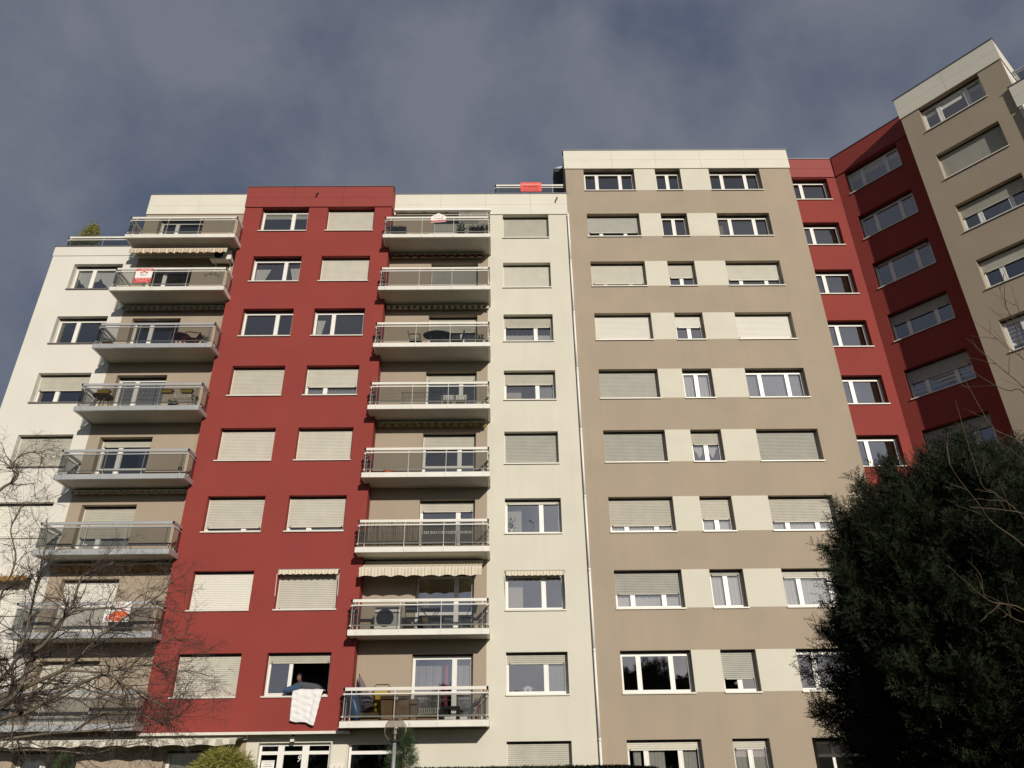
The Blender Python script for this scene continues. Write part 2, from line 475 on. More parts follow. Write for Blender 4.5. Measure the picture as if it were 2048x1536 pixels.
def window(parent, fr, u0, u1, zb, zt, splits, sh=0., sm='shutter_cream', sillm='sill_alu', door=False, d=.28, hide=(), name='window', tilt=None, midrail=None, cur=None):
    """frame in its reveal with panes, roller shutter, sill and curtains as sub-parts"""
    b = MB(); F = 'frame_white'; w0, w1 = -d - .06, -d
    fo = .055
    b.box(fr, u0, u0 + fo, w0, w1, zb, zt - .05, F); b.box(fr, u1 - fo, u1, w0, w1, zb, zt - .05, F)
    b.box(fr, u0 + fo, u1 - fo, w0, w1, zb, zb + .06, F); b.box(fr, u0 + fo, u1 - fo, w0, w1, zt - .12, zt - .05, F)
    b.box(fr, u0, u1, w0 - .05, w1 - .02, zt - .049, zt, 'guide')
    b.box(fr, u0 + .001, u1 - .001, w1 + .060, w1 + .066, zt - .065, zt - .001, 'dark_metal')  # dark strip standing in for the shaded slot above the shutter
    for a in (u0 + .002, u1 - .037):
        b.box(fr, a, a + .030, w1 + .002, w1 + .050, zb + .002, zt - .066, 'sill_alu')
    cuts = [0.] + list(splits) + [1.]
    W = u1 - u0; panes = []
    for i in range(len(cuts) - 1):
        a = u0 + W * cuts[i] + (fo if i == 0 else .04); c = u0 + W * cuts[i + 1] - (fo if i == len(cuts) - 2 else .04)
        if i < len(cuts) - 2:
            um = u0 + W * cuts[i + 1]
            b.box(fr, um - .038, um + .038, w0 + .004, w1 + .006, zb + .061, zt - .121, F)
        lo, hi = zb + .06, zt - .12
        if i in hide: continue
        sa = .042
        b.box(fr, a + .001, a + sa, w0 + .01, w1 + .012, lo + .001, hi - .001, F); b.box(fr, c - sa, c - .001, w0 + .01, w1 + .012, lo + .001, hi - .001, F)
        b.box(fr, a + sa, c - sa, w0 + .01, w1 + .012, lo + .001, lo + sa, F); b.box(fr, a + sa, c - sa, w0 + .01, w1 + .012, hi - sa, hi - .001, F)
        spans = [(lo + sa, hi - sa)]
        if midrail:
            zm = zb + (zt - zb) * midrail
            b.box(fr, a + sa, c - sa, w0 + .012, w1 + .010, zm - .05, zm + .05, F)
            spans = [(lo + sa, zm - .05), (zm + .05, hi - sa)]
        for q0, q1 in spans: panes.append((a + sa, c - sa, q0, q1))
    o = b.build(name, parent)
    for a, c, q0, q1 in panes:
        e_ = [w0 + .03 + rnd.uniform(-.006, .006) for _ in range(3)]
        MB().quad(fr(a, e_[0], q0), fr(c, e_[1], q0), fr(c, e_[1] + e_[2] - e_[0], q1), fr(a, e_[2], q1), 'window_glass').build('pane', o)
    if sh > 0:
        shutter(o, fr, u0 + .03, u1 - .03, zt - .02, zt - .02 - (zt - zb - .03) * sh, w1 + .03, sm)
    if sillm:
        s = MB()
        s.box(fr, u0 - .02, u1 + .02, w1 + .0, .05, zb - .032, zb - .004, sillm)
        s.box(fr, u0 - .021, u1 + .021, .0515, .056, zb - .05, zb - .003, sillm)
        s.box(fr, u0 - .018, u1 + .018, .004, .050, zb - .052, zb - .033, 'sill_dark')
        s.build('sill', o)
    for c in (cur or ()):
        k = c[0]; wc = w0 - .05; zi, zo = zb + .08, zt - .13
        if k == 'drapes':
            drape(o, fr, u0 + .10, u0 + .75, zi, zi + (zo - zi) * .72, wc, -1); drape(o, fr, u1 - .55, u1 - .07, zi, zi + (zo - zi) * .76, wc, 1)
        elif k == 'left':
            drape(o, fr, u0 + .10, u0 + .45, zi, zi + (zo - zi) * .78, wc, -1)
        elif k == 'blind':
            MB().quad(fr(u0 + .06, wc + .08, zo - (zo - zi) * c[1]), fr(u1 - .06, wc + .08, zo - (zo - zi) * c[1]), fr(u1 - .06, wc + .08, zo), fr(u0 + .06, wc + .08, zo), c[2] if len(c) > 2 else 'blind_white').build('blind', o)
        elif k == 'full':
            m = c[1] if len(c) > 1 else 'curtain_white'
            curtain(o, fr, u0 + .08, u1 - .08, zo, zi, wc, m, .03, .14)
        elif k == 'part':
            curtain(o, fr, u0 + W * c[1], u0 + W * c[2], zi + (zo - zi) * c[4], zi + (zo - zi) * c[3], wc, c[5], .025, .11)
        elif k == 'lace':       # short cafe curtain with a scalloped edge
            f = lambda t, a, e: e + .02 * abs(math.sin(t * 30))
            curtain(o, fr, u0 + .08, u1 - .08, zi + (zo - zi) * c[1], zi + .02, wc, 'curtain_white', .015, .09, top_f=f)
        elif k == 'points':     # valance ending in points
            q = lambda t, a, e: a + (e - a) * .62 * abs(2 * ((t * 2) % 1) - 1) * (.9 + .1 * math.sin(t * 50))
            curtain(o, fr, u0 + .10, u1 - .10, zo, zi + (zo - zi) * .15, wc, 'curtain_white', .015, .10, bot_f=q)
        elif k == 'dots':
            curtain(o, fr, u0 + .08, u1 - .08, zo, zi, wc - .05, 'curtain_grey', .02, .2)
            s = MB()
            for i in range(13):
                for j in range(9):
                    uu, zz = u0 + .16 + i * .142, zi + .1 + j * .19
                    if uu < u1 - .14: s.poly([fr(uu + .03 * math.cos(a), wc, zz + .045 * math.sin(a)) for a in np.linspace(0, 2 * math.pi, 8, endpoint=False)], 'curtain_white')
            s.build('curtain_dots', o)
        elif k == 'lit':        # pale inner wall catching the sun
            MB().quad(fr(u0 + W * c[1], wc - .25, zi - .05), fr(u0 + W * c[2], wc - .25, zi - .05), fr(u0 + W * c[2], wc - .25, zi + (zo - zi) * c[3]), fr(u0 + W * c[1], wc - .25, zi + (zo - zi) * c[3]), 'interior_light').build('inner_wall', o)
    return o

# ================================================================ ground
g = MB(); G0 = Frame((0, 0), (1, 0), (0, 1))
g.quad((-700, -700, 0), (700, -700, 0), (700, 700, 0), (-700, 700, 0), 'grass')
tag(g.build('ground'), kind='structure')
g = MB().quad((-60, 17.2, .004), (40, 17.2, .004), (40, 20.6, .004), (-60, 20.6, .004), 'asphalt')
tag(g.build('path'), kind='structure')
kb = MB().box(Frame((0, 17.1)), -60, 40, -.1, .0, 0, .12, 'soffit_paint')
tag(kb.build('kerb'), kind='structure')

# ================================================================ white and red block with balconies
B1 = thing('apartment_building', (-8.5, 26.4, 0), 'white and dark red apartment block with two columns of glass balconies', 'apartment building')
A_U = (-19.06, -16.90); C1U = (-10.98, -8.85); C2U = (-7.99, -5.85); E_U = (0.0, 2.12)
DD = (-3.21, -1.12); BD = (-15.83, -13.78)
door_z = lambda k: (top(k) - 2.08, top(k) - .02)
bdoor_z = lambda k: (top(k) - 2.08, top(k) - .13)
def wz(k): return (sill(k), top(k))
# --- far left white bay (A) and left balcony bay (B)
opA = [(*A_U, *wz(k)) for k in range(1, 9)]
opB = [(*BD, *bdoor_z(k), .40) for k in range(2, 9)] + [(BD[0], BD[1], .1, 1.95, .40)]
opB9 = [(*BD, *bdoor_z(9), .40)]
wall('wall', B1, FA, -20.13, -16.3, 0, 22.27, 'white_render', opA, ends=(11, 0))
wall('wall', B1, FA, -16.3, -11.4, 0, 22.27, 'beige_render', opB)
wall('wall', B1, FA, -16.48, -11.4, 22.271, 25.27, 'beige_render', opB9, ends=(9, 0), endm='white_render')
MB().box(FA, -20.13, -16.48, -11, -.25, 21.9, 22.0, 'roof_gravel').build('roof', B1)
MB().box(FA, -16.48, -11.6, -11, -.25, 25.0, 25.1, 'roof_gravel').build('roof', B1)
fascia(B1, FA, [-20.15, -16.40], [21.77, 22.27], 'white_render', .03)
fascia(B1, FA, [-16.5, -14.15, -11.72], [24.12, 24.62, 25.28], 'fascia_white', .05)
rooms(B1, FA, -20.0, -11.5, range(1, 9))
rooms(B1, FA, -16.4, -11.5, range(9, 10))
# --- red bay (C)
opC = [(*C1U, *wz(k)) for k in range(2, 9)] + [(*C2U, *wz(k)) for k in range(2, 9)] + [(*C1U, sill(9), 24.08), (*C2U, sill(9), 24.08)]
wall('wall', B1, FC, -11.77, -5.08, 2.42, 25.27, 'red_render', opC, ends=(.8, .8))
MB().box(FC, -11.77, -5.08, -.565, -.001, 2.36, 2.419, 'soffit_paint').box(FC, -11.80, -5.05, .0, .03, 2.36, 2.44, 'sill_alu').build('drip_edge', B1)
MB().box(FC, -11.77, -5.08, -11, -.25, 25.0, 25.1, 'roof_gravel').build('roof', B1)
fascia(B1, FC, [-11.79, -9.63, -7.35, -5.06], [24.08, 24.63, 25.27], 'fascia_red', .05)
MB().quad(FC(-5.06, .05, 24.08), FC(-5.06, -.8, 24.08), FC(-5.06, -.8, 25.27), FC(-5.06, .05, 25.27), 'fascia_red').build('fascia_return', B1)
rooms(B1, FC, -11.6, -5.2, range(2, 10))
# --- right balcony bay (D) and cream bay (E)
wall('wall', B1, FD, -5.2, -.67, 2.45, 25.27, 'beige_render', [(*DD, *door_z(k)) for k in range(2, 10)])
opE = [(*E_U, *wz(k)) for k in range(1, 9)] + [(*E_U, sill(9), 24.08)]
wall('wall', B1, FD, -.67, 3.12, 0, 25.27, 'cream_render', opE)
fascia(B1, FD, [-5.05, -2.9, -.79, 1.31, 3.10], [24.08, 24.66, 25.30], 'fascia_white', .05)
MB().box(FD, -5.2, 3.1, -11, -.25, 25.0, 25.1, 'roof_gravel').build('roof', B1)
rooms(B1, FD, -5.1, 2.9, range(1, 10))
# ground floor under the red bay and the right balconies
ENT = (-8.05, -5.71); GL2 = (-5.13, -3.3)
wall('wall', B1, FD, -11.8, -8.45, 0, 2.45, 'beige_render', [(-11.05, -8.75, .1, 1.93)])
wall('wall', B1, FD, -8.45, -.67, 0, 2.449, 'cream_render', [(*ENT, .05, 2.12), (*GL2, .05, 2.10)])
rooms(B1, FD, -11.7, -5.15, range(1, 2), 3.2)

# windows of the far left bay
m_ = .38
for k, sh, sm, cur in ((8, 0, '', [('points',)]), (7, 0, '', ()), (6, .53, 'shutter_tan', ()), (5, 1, 'shutter_tan', ()), (4, .93, 'shutter_white', ()), (3, 1, 'shutter_white', ()), (2, .95, 'shutter_cream', ()), (1, .4, 'shutter_cream', ())):
    window(B1, FA, *A_U, *wz(k), [m_], sh, sm, 'sill_dark' if k in (8, 7, 6, 5) else 'sill_alu', cur=cur)
# red bay, left column (wide pane left)
for k, sh, sm, cur in ((9, 0, '', [('blind', .26)]), (8, 0, '', [('drapes',)]), (7, 0, '', ()), (6, 1, 'shutter_cream', ()), (5, 1, 'shutter_cream', ()), (4, .87, 'shutter_cream', ()), (3, 1, 'shutter_white', ()), (2, 1, 'shutter_cream', ())):
    window(B1, FC, *C1U, sill(k), top(k) if k < 9 else 24.07, [.66], sh, sm, cur=cur)
for k, sh, sm, cur in ((9, .94, 'shutter_cream', ()), (8, 1, 'shutter_cream', ()), (7, 0, '', [('left',)]), (6, .67, 'shutter_cream', [('full', 'curtain_grey')]), (5, 1, 'shutter_cream', ()), (4, .86, 'shutter_cream', ()), (3, .98, 'shutter_cream', ()), (2, .23, 'shutter_tan', ())):
    window(B1, FC, *C2U, sill(k), top(k) if k < 9 else 24.07, [.37], sh, sm, cur=cur, hide=(1,) if k == 2 else ())
# the sash swung open into the room behind the bedding
sa = MB()
for q in (.0, .55):
    sa.box(FC, -5.95, -5.90, -.40 - q, -.345 - q, sill(2) + .08, top(2) - .14, 'frame_white')
sa.box(FC, -5.95, -5.90, -.95, -.345, sill(2) + .08, sill(2) + .14, 'frame_white').box(FC, -5.95, -5.90, -.95, -.345, top(2) - .2, top(2) - .14, 'frame_white')
sa.build('open_sash', B1)
# cream bay
for k, sh, sm, cur in ((9, .86, 'shutter_tan', [('lace', .3)]), (8, 1, 'shutter_cream', ()), (7, .40, 'shutter_tan', [('lace', .36)]), (6, .42, 'shutter_tan', [('lit', 0.05, .34, .9), ('part', .66, .96, 0, .9, 'curtain_grey')]), (5, 1, 'shutter_grey', ()), (4, .12, 'shutter_cream', [('lit', .03, .30, 1.)]), (3, 0, '', [('lit', .04, .30, .98)]), (2, .27, 'shutter_tan', [('part', .68, .97, 0, .75, 'curtain_grey')]), (1, 1, 'shutter_tan', ())):
    window(B1, FD, *E_U, sill(k), top(k) if k < 9 else 24.07, [.65], sh, sm, cur=cur)
# balcony doors, right bay
for k, sh, sm, cur, mr in ((9, 1, 'shutter_grey', (), None), (8, 1, 'shutter_grey', (), None), (7, .36, 'shutter_tan', (), None), (6, .16, 'shutter_tan', (), .3), (5, .30, 'shutter_tan', (), .34), (4, .20, 'shutter_tan', (), .42), (3, 0, '', [('part', .12, .22, 0, 1, 'yellow_cloth')], .33), (2, 0, '', [('part', .03, .48, .02, .88, 'curtain_stripe'), ('part', .53, .58, .1, .88, 'pink_cloth'), ('part', .72, .93, .05, .88, 'curtain_stripe')], .40)):
    window(B1, FD, *DD, *door_z(k), [.69], sh, sm, None, cur=cur, midrail=mr, name='balcony_door')
# balcony doors, left bay
FA1 = FA
for k, sh, sm, cur, mr in ((9, 0, '', (), None), (8, 0, '', (), None), (7, 0, '', [('blind', .0)], None), (6, 0, '', [('dots',)], .24), (5, .16, 'shutter_tan', (), .36), (4, .62, 'shutter_tan', [('lace', .5)], None), (3, .99, 'shutter_white', (), None), (2, .95, 'shutter_tan', (), None)):
    window(B1, FA, *BD, *bdoor_z(k), [.36], sh, sm, None, d=.32, cur=[c for c in cur if c != ('blind', .0)], midrail=mr, name='balcony_door')
window(B1, FA, BD[0], BD[1], .1, 1.95, [.4], .14, 'shutter_cream', None, d=.32, name='balcony_door')
window(B1, FD, -11.05, -8.75, .1, 1.93, [.5], 0, '', None, cur=[('full', 'curtain_stripe')], name='balcony_door')

# entrance: glazed door set with house number, notice, wall lamp, letter boxes
e = MB(); Fm = 'frame_white'
for a, c in ((ENT[0], ENT[0] + .07), (-7.45, -7.25), (-6.66, -6.44), (ENT[1] - .08, ENT[1])):
    e.box(FD, a, c, -.26, -.18, .05, 2.12, Fm)
for z0, z1 in ((2.03, 2.119), (1.62 + .16, 1.62 + .26), (.051, .16)):
    for a, c in ((ENT[0] + .07, -7.45), (-7.25, -6.66), (-6.44, ENT[1] - .08)):
        e.box(FD, a, c, -.255, -.185, z0, z1, Fm)
en = e.build('entrance_door', B1)
for a, c in ((ENT[0] + .07, -7.45), (-7.25, -6.66), (-6.44, ENT[1] - .08)):
    for z0, z1 in ((.16, 1.78), (1.88, 2.03)):
        MB().quad(FD(a, -.22, z0), FD(c, -.22, z0), FD(c, -.22, z1), FD(a, -.22, z1), 'dark_glass').build('pane', en)
text(en, '9', FD, -6.74, -.214, 1.66, .11, .19, 'sign_white', .25, 'house_number')
e = MB()
for a, c in ((GL2[0], GL2[0] + .07), (GL2[1] - .07, GL2[1])): e.box(FD, a, c, -.26, -.18, .05, 2.10, Fm)
for z0, z1 in ((2.04, 2.099), (1.76, 1.86), (.051, .16)): e.box(FD, GL2[0] + .07, GL2[1] - .07, -.255, -.185, z0, z1, Fm)
en2 = e.build('entrance_window', B1)
for z0, z1 in ((.16, 1.76), (1.86, 2.04)):
    MB().quad(FD(GL2[0] + .07, -.22, z0), FD(GL2[1] - .07, -.22, z0), FD(GL2[1] - .07, -.22, z1), FD(GL2[0] + .07, -.22, z1), 'dark_glass').build('pane', en2)
MB().box(FD, -5.66, -5.18, .002, .05, 0, 2.13, 'fascia_white').build('pilaster', B1)
MB().box(FD, -6.99, -6.87, .10, .22, 2.15, 2.30, 'plastic_white').box(FD, -6.96, -6.90, .13, .19, 2.3005, 2.36, 'dark_metal').build('wall_lamp', B1)
for i in range(3):
    MB().box(FD, -5.65 + i * .155, -5.51 + i * .155, .0505, .15, 1.28, 1.45, 'plastic_white').build('letter_box', B1)
nt_ = thing('notice', FD(-7.74, -.215, 1.3), 'white printed notice taped to the entrance glazing beside the door', 'notice')
MB().box(FD, -7.95, -7.53, -.216, -.212, 1.06, 1.62, 'sign_white').build('sheet', nt_)
text(nt_, 'AVIS AUX LOCATAIRES', FD, -7.74, -.2105, 1.575, .36, .035, 'ink_black')
for i, wd in enumerate((.22, .30, .26, .12, .28, .24)):
    MB().box(FD, -7.74 - wd / 2, -7.74 + wd / 2, -.2115, -.2105, 1.50 - i * .06, 1.512 - i * .06, 'ink_grey').build('text_line', nt_)

# roof edge details
for fr, u, z in ((FC, -8.52, 24.82), (FD, 2.56, 24.95)):
    MB().tube([fr(u, .0, z + .05), fr(u, .16, z + .03), fr(u - .015, .22, z - .03), fr(u - .03, .25, z - .14)], .035, 'sill_dark', 8).build('overflow_spout', B1, True)
pp = MB()
zz = 24.05
while zz > .2:
    pp.tube([FD(3.035, .10, zz), FD(3.035, .10, max(0, zz - 2.70))], .042, 'pipe_white', 10)
    pp.tube([FD(3.035, .10, max(0.02, zz - 2.75)), FD(3.035, .10, max(.01, zz - 2.66))], .046, 'pipe_white', 10)
    zz -= 2.75
pp.build('downpipe', B1, True)

# ---- glazed railings and balconies
def railing(parent, fr, path, z, h0, hm, posts, glassm='balcony_glass', root=None):
    """aluminium handrail, two thin rails, posts and smoked panes along a plan path of (u, w); z = base of posts"""
    H = {'hand': (1.07 - h0, 1.165 - h0), 'r1': (.945 - h0, .99 - h0), 'r0': (.295 - h0, .34 - h0)}
    for i in range(len(path) - 1):
        (a0, b0), (a1, b1) = path[i], path[i + 1]
        n = Vector((a1 - a0, b1 - b0)); Ln = n.length; n /= Ln; q = Vector((-n.y, n.x))
        loc = lambda s, t, zz: fr(a0 + n.x * s + q.x * t, b0 + n.y * s + q.y * t, zz)
        def bx(s0, s1, t0, t1, z0, z1, nm, mm):
            lo = [loc(s0, t0, z0), loc(s1, t0, z0), loc(s1, t1, z0), loc(s0, t1, z0)]
            hi = [loc(s0, t0, z1), loc(s1, t0, z1), loc(s1, t1, z1), loc(s0, t1, z1)]
            return MB().prism(lo, hi, mm).build(nm, root or parent)
        e0 = .035 if i > 0 else 0; e1 = 0
        sg = .0002 * i
        bx(-.03 if i else 0, Ln + (.03 if i < len(path) - 2 else 0), -.03, .03, z + H['hand'][0] + sg, z + H['hand'][1] + sg, 'handrail', hm)
        for key in ('r1', 'r0'):
            bx(.012 if i else 0, Ln - .012, .014, .034, z + H[key][0] + sg, z + H[key][1] + sg, 'rail', hm)
        ps = posts[i]
        for s in ps:
            bx(s - .011, s + .011, -.012, .012, z, z + H['hand'][0] - .001, 'post', hm)
        ed = [.03] + [s for s in ps if .25 < s < Ln - .25] + [Ln - .03]
        for s0, s1 in zip(ed[:-1], ed[1:]):
            g0, g1 = z + H['r0'][1] - .05, z + H['r1'][0] + .01
            MB().quad(loc(s0 + .008, .037, g0), loc(s1 - .008, .037, g0), loc(s1 - .008, .037, g1), loc(s0 + .008, .037, g1), glassm).build('glass_panel', root or parent)
def balcony(fr, u0, u1, zb, hm, cut, cutw, side):
    """cantilevered slab; cut = u where the neighbouring red bay starts, cutw its w; side -1: red bay on the left, +1: on the right"""
    wf = 1.30; T = .10; b = MB()
    def outline(ins, z):
        a, c, f = u0 + ins, u1 - ins, wf - ins
        if side < 0:
            return [fr(a, cutw, z), fr(a, f, z), fr(c, f, z), fr(c, .002, z), fr(max(cut, a), .002, z), fr(max(cut, a), cutw, z)]
        return [fr(a, .002, z), fr(a, f, z), fr(c, f, z), fr(c, cutw, z), fr(min(cut, c), cutw, z), fr(min(cut, c), .002, z)]
    b.prism(outline(T + .012, zb + .018), outline(T + .012, zb + .17), 'soffit_paint')
    o = b.build('balcony', B1)
    fl = MB().prism(outline(.02, zb + .171), outline(.02, zb + .2), 'balcony_floor').build('balcony_floor', o)
    MB().box(fr, u0, u1, wf - T, wf, zb, zb + .18, hm).build('edge_trim', o)
    el, er = (cutw, .003) if side < 0 else (.003, cutw)
    MB().box(fr, u0, u0 + T, el, wf - T - .002, zb + .002, zb + .178, hm).build('edge_trim', o)
    MB().box(fr, u1 - T, u1, er, wf - T - .002, zb + .002, zb + .178, hm).build('edge_trim', o)
    Ln = u1 - u0
    ps = [.30 / 4.7 * Ln, .36 * Ln, .655 * Ln, .95 * Ln]
    for s in ps:      # fixing plates on the edge trim
        MB().box(fr, u0 + s - .05, u0 + s + .05, wf + .001, wf + .008, zb + .02, zb + .179, hm).box(fr, u0 + s - .009, u0 + s + .009, wf + .0085, wf + .016, zb + .09, zb + .108, 'dark_metal').build('fixing_plate', o)
    wr = wf - .06
    path = [(u0 + .06, el + .06), (u0 + .06, wr), (u1 - .06, wr), (u1 - .06, er + .06)]
    Ls = [wr - el - .06, Ln - .12, wr - er - .06]
    railing(o, fr, path, zb + .18, .18, hm, [[Ls[0] * .22, Ls[0] * .78], [p - .06 for p in ps], [Ls[2] * .22, Ls[2] * .78]])
    return o
for k in range(2, 10):
    balcony(FD, -5.23, -.54, sof(k), 'alu_white', -5.065, .585, -1)
    balcony(FA, -16.36, -11.62, sof(k), 'alu_grey' if k < 8 else 'alu_white', -11.785, .515, 1)

# ---- sun awnings on the building
def awning(parent, fr, u0, u1, z, proj, drop, val, m, sc=.33, cass='sill_alu', box=True, curl=0.):
    b = MB()
    if box: b.box(fr, u0, u1, .01, .17, z - .02, z + .12, cass)
    o = b.build('awning', parent)
    if proj > .2:
        s = MB()
        s.quad(fr(u0 + .02, .171, z + .06), fr(u1 - .02, .171, z + .06), fr(u1 - .02, proj, z + .06 - drop), fr(u0 + .02, proj, z + .06 - drop), m); s.build('canvas', o)
        for u in (u0 + .5, u1 - .5):
            MB().tube([fr(u, .15, z - .01), fr(u + (.35 if u < (u0 + u1) / 2 else -.35), proj * .55, z - drop * .55), fr(u, proj - .02, z - drop + .02)], .018, cass, 6).build('folding_arm', o)
    zf = z + .06 - drop
    MB().box(fr, u0, u1, proj - .03, proj + .02, zf - .05, zf + .01, cass).build('front_bar', o)
    n = max(12, int((u1 - u0) / .025)); v = MB(); q = v._mi(m)
    for i in range(n + 1):
        u = u0 + .01 + (u1 - u0 - .02) * i / n
        lo = zf - .05 - val + .055 * abs(math.sin(math.pi * (u - u0) / sc))
        wv = .018 * math.sin(2 * math.pi * (u - u0) / sc * 1.3)
        v.v += [fr(u, proj + .022 + wv + curl, lo), fr(u, proj + .022 + wv * .4 + curl * .3, (lo + zf) / 2), fr(u, proj + .021, zf - .01)]
    for i in range(n):
        for j in (0, 1):
            v.f.append((3 * i + j, 3 * i + 3 + j, 3 * i + 4 + j, 3 * i + 1 + j)); v.m.append(q)
    v.build('valance', o, True)
    return o
awning(B1, FA, -16.30, -12.05, sof(9) - .14, .80, .14, .20, 'awn_orange')
awning(B1, FA, -16.25, -11.95, sof(8) - .13, .22, .02, .17, 'awn_brown', .5)
awning(B1, FA, -16.20, -11.9, sof(5) - .13, .24, .02, .10, 'awn_tan', .33)
awning(B1, FA, -16.20, -11.85, sof(4) - .13, .30, .04, .20, 'awn_ochre', .26)
awning(B1, FD, -5.0, -.80, sof(9) - .13, .22, .02, .17, 'awn_rust', .42)
awning(B1, FD, -5.02, -.62, sof(8) - .13, .20, .0, .17, 'awn_cream', .5)
awning(B1, FD, -5.02, -.70, sof(6) - .13, .22, .02, .18, 'awn_yellow', .42)
awning(B1, FD, -5.04, -.80, sof(4) - .17, 1.18, .40, .27, 'awn_check', .55)
awning(B1, FA, -16.2, -8.40, 2.24, 1.10, .06, .16, 'awn_grey', .9)
awning(B1, FA, A_U[0] - .05, A_U[1] + .05, top(3) - .06, .30, .05, .17, 'awn_ochre', .3)
# awning cassette under the top fascia, and the two little window awnings rolled up
c9 = MB().box(FD, -4.98, -.55, .25, .42, 24.02, 24.14, 'frame_white').box(FD, -4.95, -.6, .052, .249, 24.04, 24.09, 'guide')
for u in (-4.6, -3.6, -2.6, -1.6, -.9): c9.box(FD, u - .04, u + .04, .10, .249, 23.95, 24.039, 'sill_dark')
c9.tube([FD(-4.9, .2, 23.93), FD(-.62, .2, 23.93)], .018, 'sill_alu', 6)
c9.build('awning_cassette', B1)
for fr, U in ((FC, C2U), (FD, E_U)):
    z = top(3)
    a = MB().box(fr, U[0] - .02, U[1] + .02, .0, .05, z - .03, z + .03, 'sill_dark').build('window_awning', B1)
    v = MB(); n = 60; q = v._mi('awn_check')
    for i in range(n + 1):
        u = U[0] + .02 + (U[1] - U[0] - .04) * i / n
        v.v += [fr(u, .11 + .012 * math.sin(u * 23), z - .17 + .012 * math.sin(u * 31)), fr(u, .10, z - .05), fr(u, .03, z + .028)]
    for i in range(n):
        for j in (0, 1): v.f.append((3 * i + j, 3 * i + 3 + j, 3 * i + 4 + j, 3 * i + 1 + j)); v.m.append(q)
    v.build('canvas', a, True)
    for u in (U[0] - .015, U[1] + .015):
        MB().tube([fr(u, .02, z - .9), fr(u, .06, z - .4), fr(u, .10, z - .15)], .01, 'frame_white', 5).build('awning_arm', a)

# ---- roof terraces with railings
tr = MB().box(FA, -19.82, -16.55, -.16, -.14, 22.29, 22.30, 'alu_white').build('terrace_railing', B1)
railing(B1, FA, [(-19.80, -3.0), (-19.80, -.15), (-16.60, -.15)], 22.28, .48, 'alu_white', [[.6, 2.2], [.12, 1.6, 3.0]], root=tr)
tr = MB().box(FD, -.36, 2.95, -.24, -.22, 25.33, 25.34, 'alu_white').build('terrace_railing', B1)
railing(B1, FD, [(-.34, -3.0), (-.34, -.23), (2.92, -.23)], 25.33, .38, 'alu_white', [[.6, 2.2], [.12, 1.4, 2.75]], root=tr)

# ================================================================ tall beige block
B2 = thing('apartment_building', (8.5, 26.6, 0), 'tall beige apartment block with cream bands between its windows', 'apartment building')
FaU, FbU, FcU = (3.91, 6.35), (7.36, 8.58), (9.97, 12.43)
opF = [(*U, *wz(k)) for k in range(2, 10) for U in (FaU, FbU, FcU)] + [(*U, sill(10), 26.83) for U in (FaU, FbU, FcU)]
opF += [(*FaU, .1, Z1), (*FbU, .1, Z1), (9.97, 12.6, .02, Z1, 2.0)]
wall('wall', B2, FF, 3.03, 13.90, 0, 28.0, 'beige_render', opF)
MB().quad(FF(3.03, 0, 0), FF(3.03, -7, 0), FF(3.03, -7, 28.0), FF(3.03, 0, 28.0), 'beige_render').build('side_wall', B2)
MB().quad(FF(13.90, 0, 0), FF(13.90, -1.2, 0), FF(13.90, -1.2, 28.0), FF(13.90, 0, 28.0), 'beige_render').build('side_wall', B2)
# dark ribbed block added for the side wall's shade above the lower roof
sh = MB().box(FF, 2.62, 3.028, -1.9, -1.1, 25.0, 27.9, 'plastic_dark').build('side_shade_block', B2)
for i in range(4): MB().box(FF, 2.60, 2.618, -1.88 + i * .2, -1.80 + i * .2, 25.2, 27.8, 'dark_metal').build('rib', sh)
MB().prism([FF(2.58, -1.9, 27.901), FF(2.58, -1.05, 27.901), FF(3.028, -1.05, 27.901), FF(3.028, -1.9, 27.901)], [FF(2.9, -1.9, 28.05), FF(2.9, -1.05, 28.05), FF(3.028, -1.05, 28.05), FF(3.028, -1.9, 28.05)], 'alu_grey').build('block_cap', sh)
fascia(B2, FF, [2.98, 5.31, 7.45, 9.64, 11.8, 13.94], [26.83, 27.38, 28.0], 'fascia_white', .05)
MB().box(FF, 3.03, 13.9, -11, -.25, 27.7, 27.8, 'roof_gravel').build('roof', B2)
rooms(B2, FF, 3.1, 13.8, range(1, 11))
for k in range(2, 11):
    zt = top(k) if k < 10 else 26.828
    for a, c in ((FaU[1], FbU[0]), (FbU[1], FcU[0])):
        MB().box(FF, a + .002, c - .002, .0, .005, sill(k) - .001, zt, 'band_render').build('band_panel', B2)
S3 = [.265, .725]
TF = {10: ((0, ''), (0, ''), (0, '')), 9: ((.72, 'shutter_grey'), (0, ''), (0, '')), 8: ((.81, 'shutter_cream'), (.58, 'shutter_cream'), (.68, 'shutter_cream')), 7: ((.89, 'shutter_white'), (.47, 'shutter_white'), (.87, 'shutter_white')), 6: ((.97, 'shutter_grey'), (0, ''), (0, '')), 5: ((1, 'shutter_grey'), (.42, 'shutter_tan'), (1, 'shutter_grey')), 4: ((.81, 'shutter_tan'), (.64, 'shutter_tan'), (.73, 'shutter_tan')), 3: ((.62, 'shutter_grey'), (.13, 'shutter_grey'), (.22, 'shutter_cream')), 2: ((0, ''), (.70, 'shutter_grey'), (0, ''))}
CF = {(9, 2): [('part', .04, .14, 0, .7, 'wood_tan')], (6, 1): [('full',)], (6, 2): [('full', 'curtain_grey')], (5, 1): [('points',)], (4, 0): [('full',)], (4, 1): [('lace', .5)], (4, 2): [('full',)], (3, 0): [('lace', .3)], (3, 1): [('full',)], (3, 2): [('full',)], (8, 0): [('part', .3, .8, 0, .5, 'curtain_grey')]}  # some third and fourth row curtains stand in for bright sky reflections
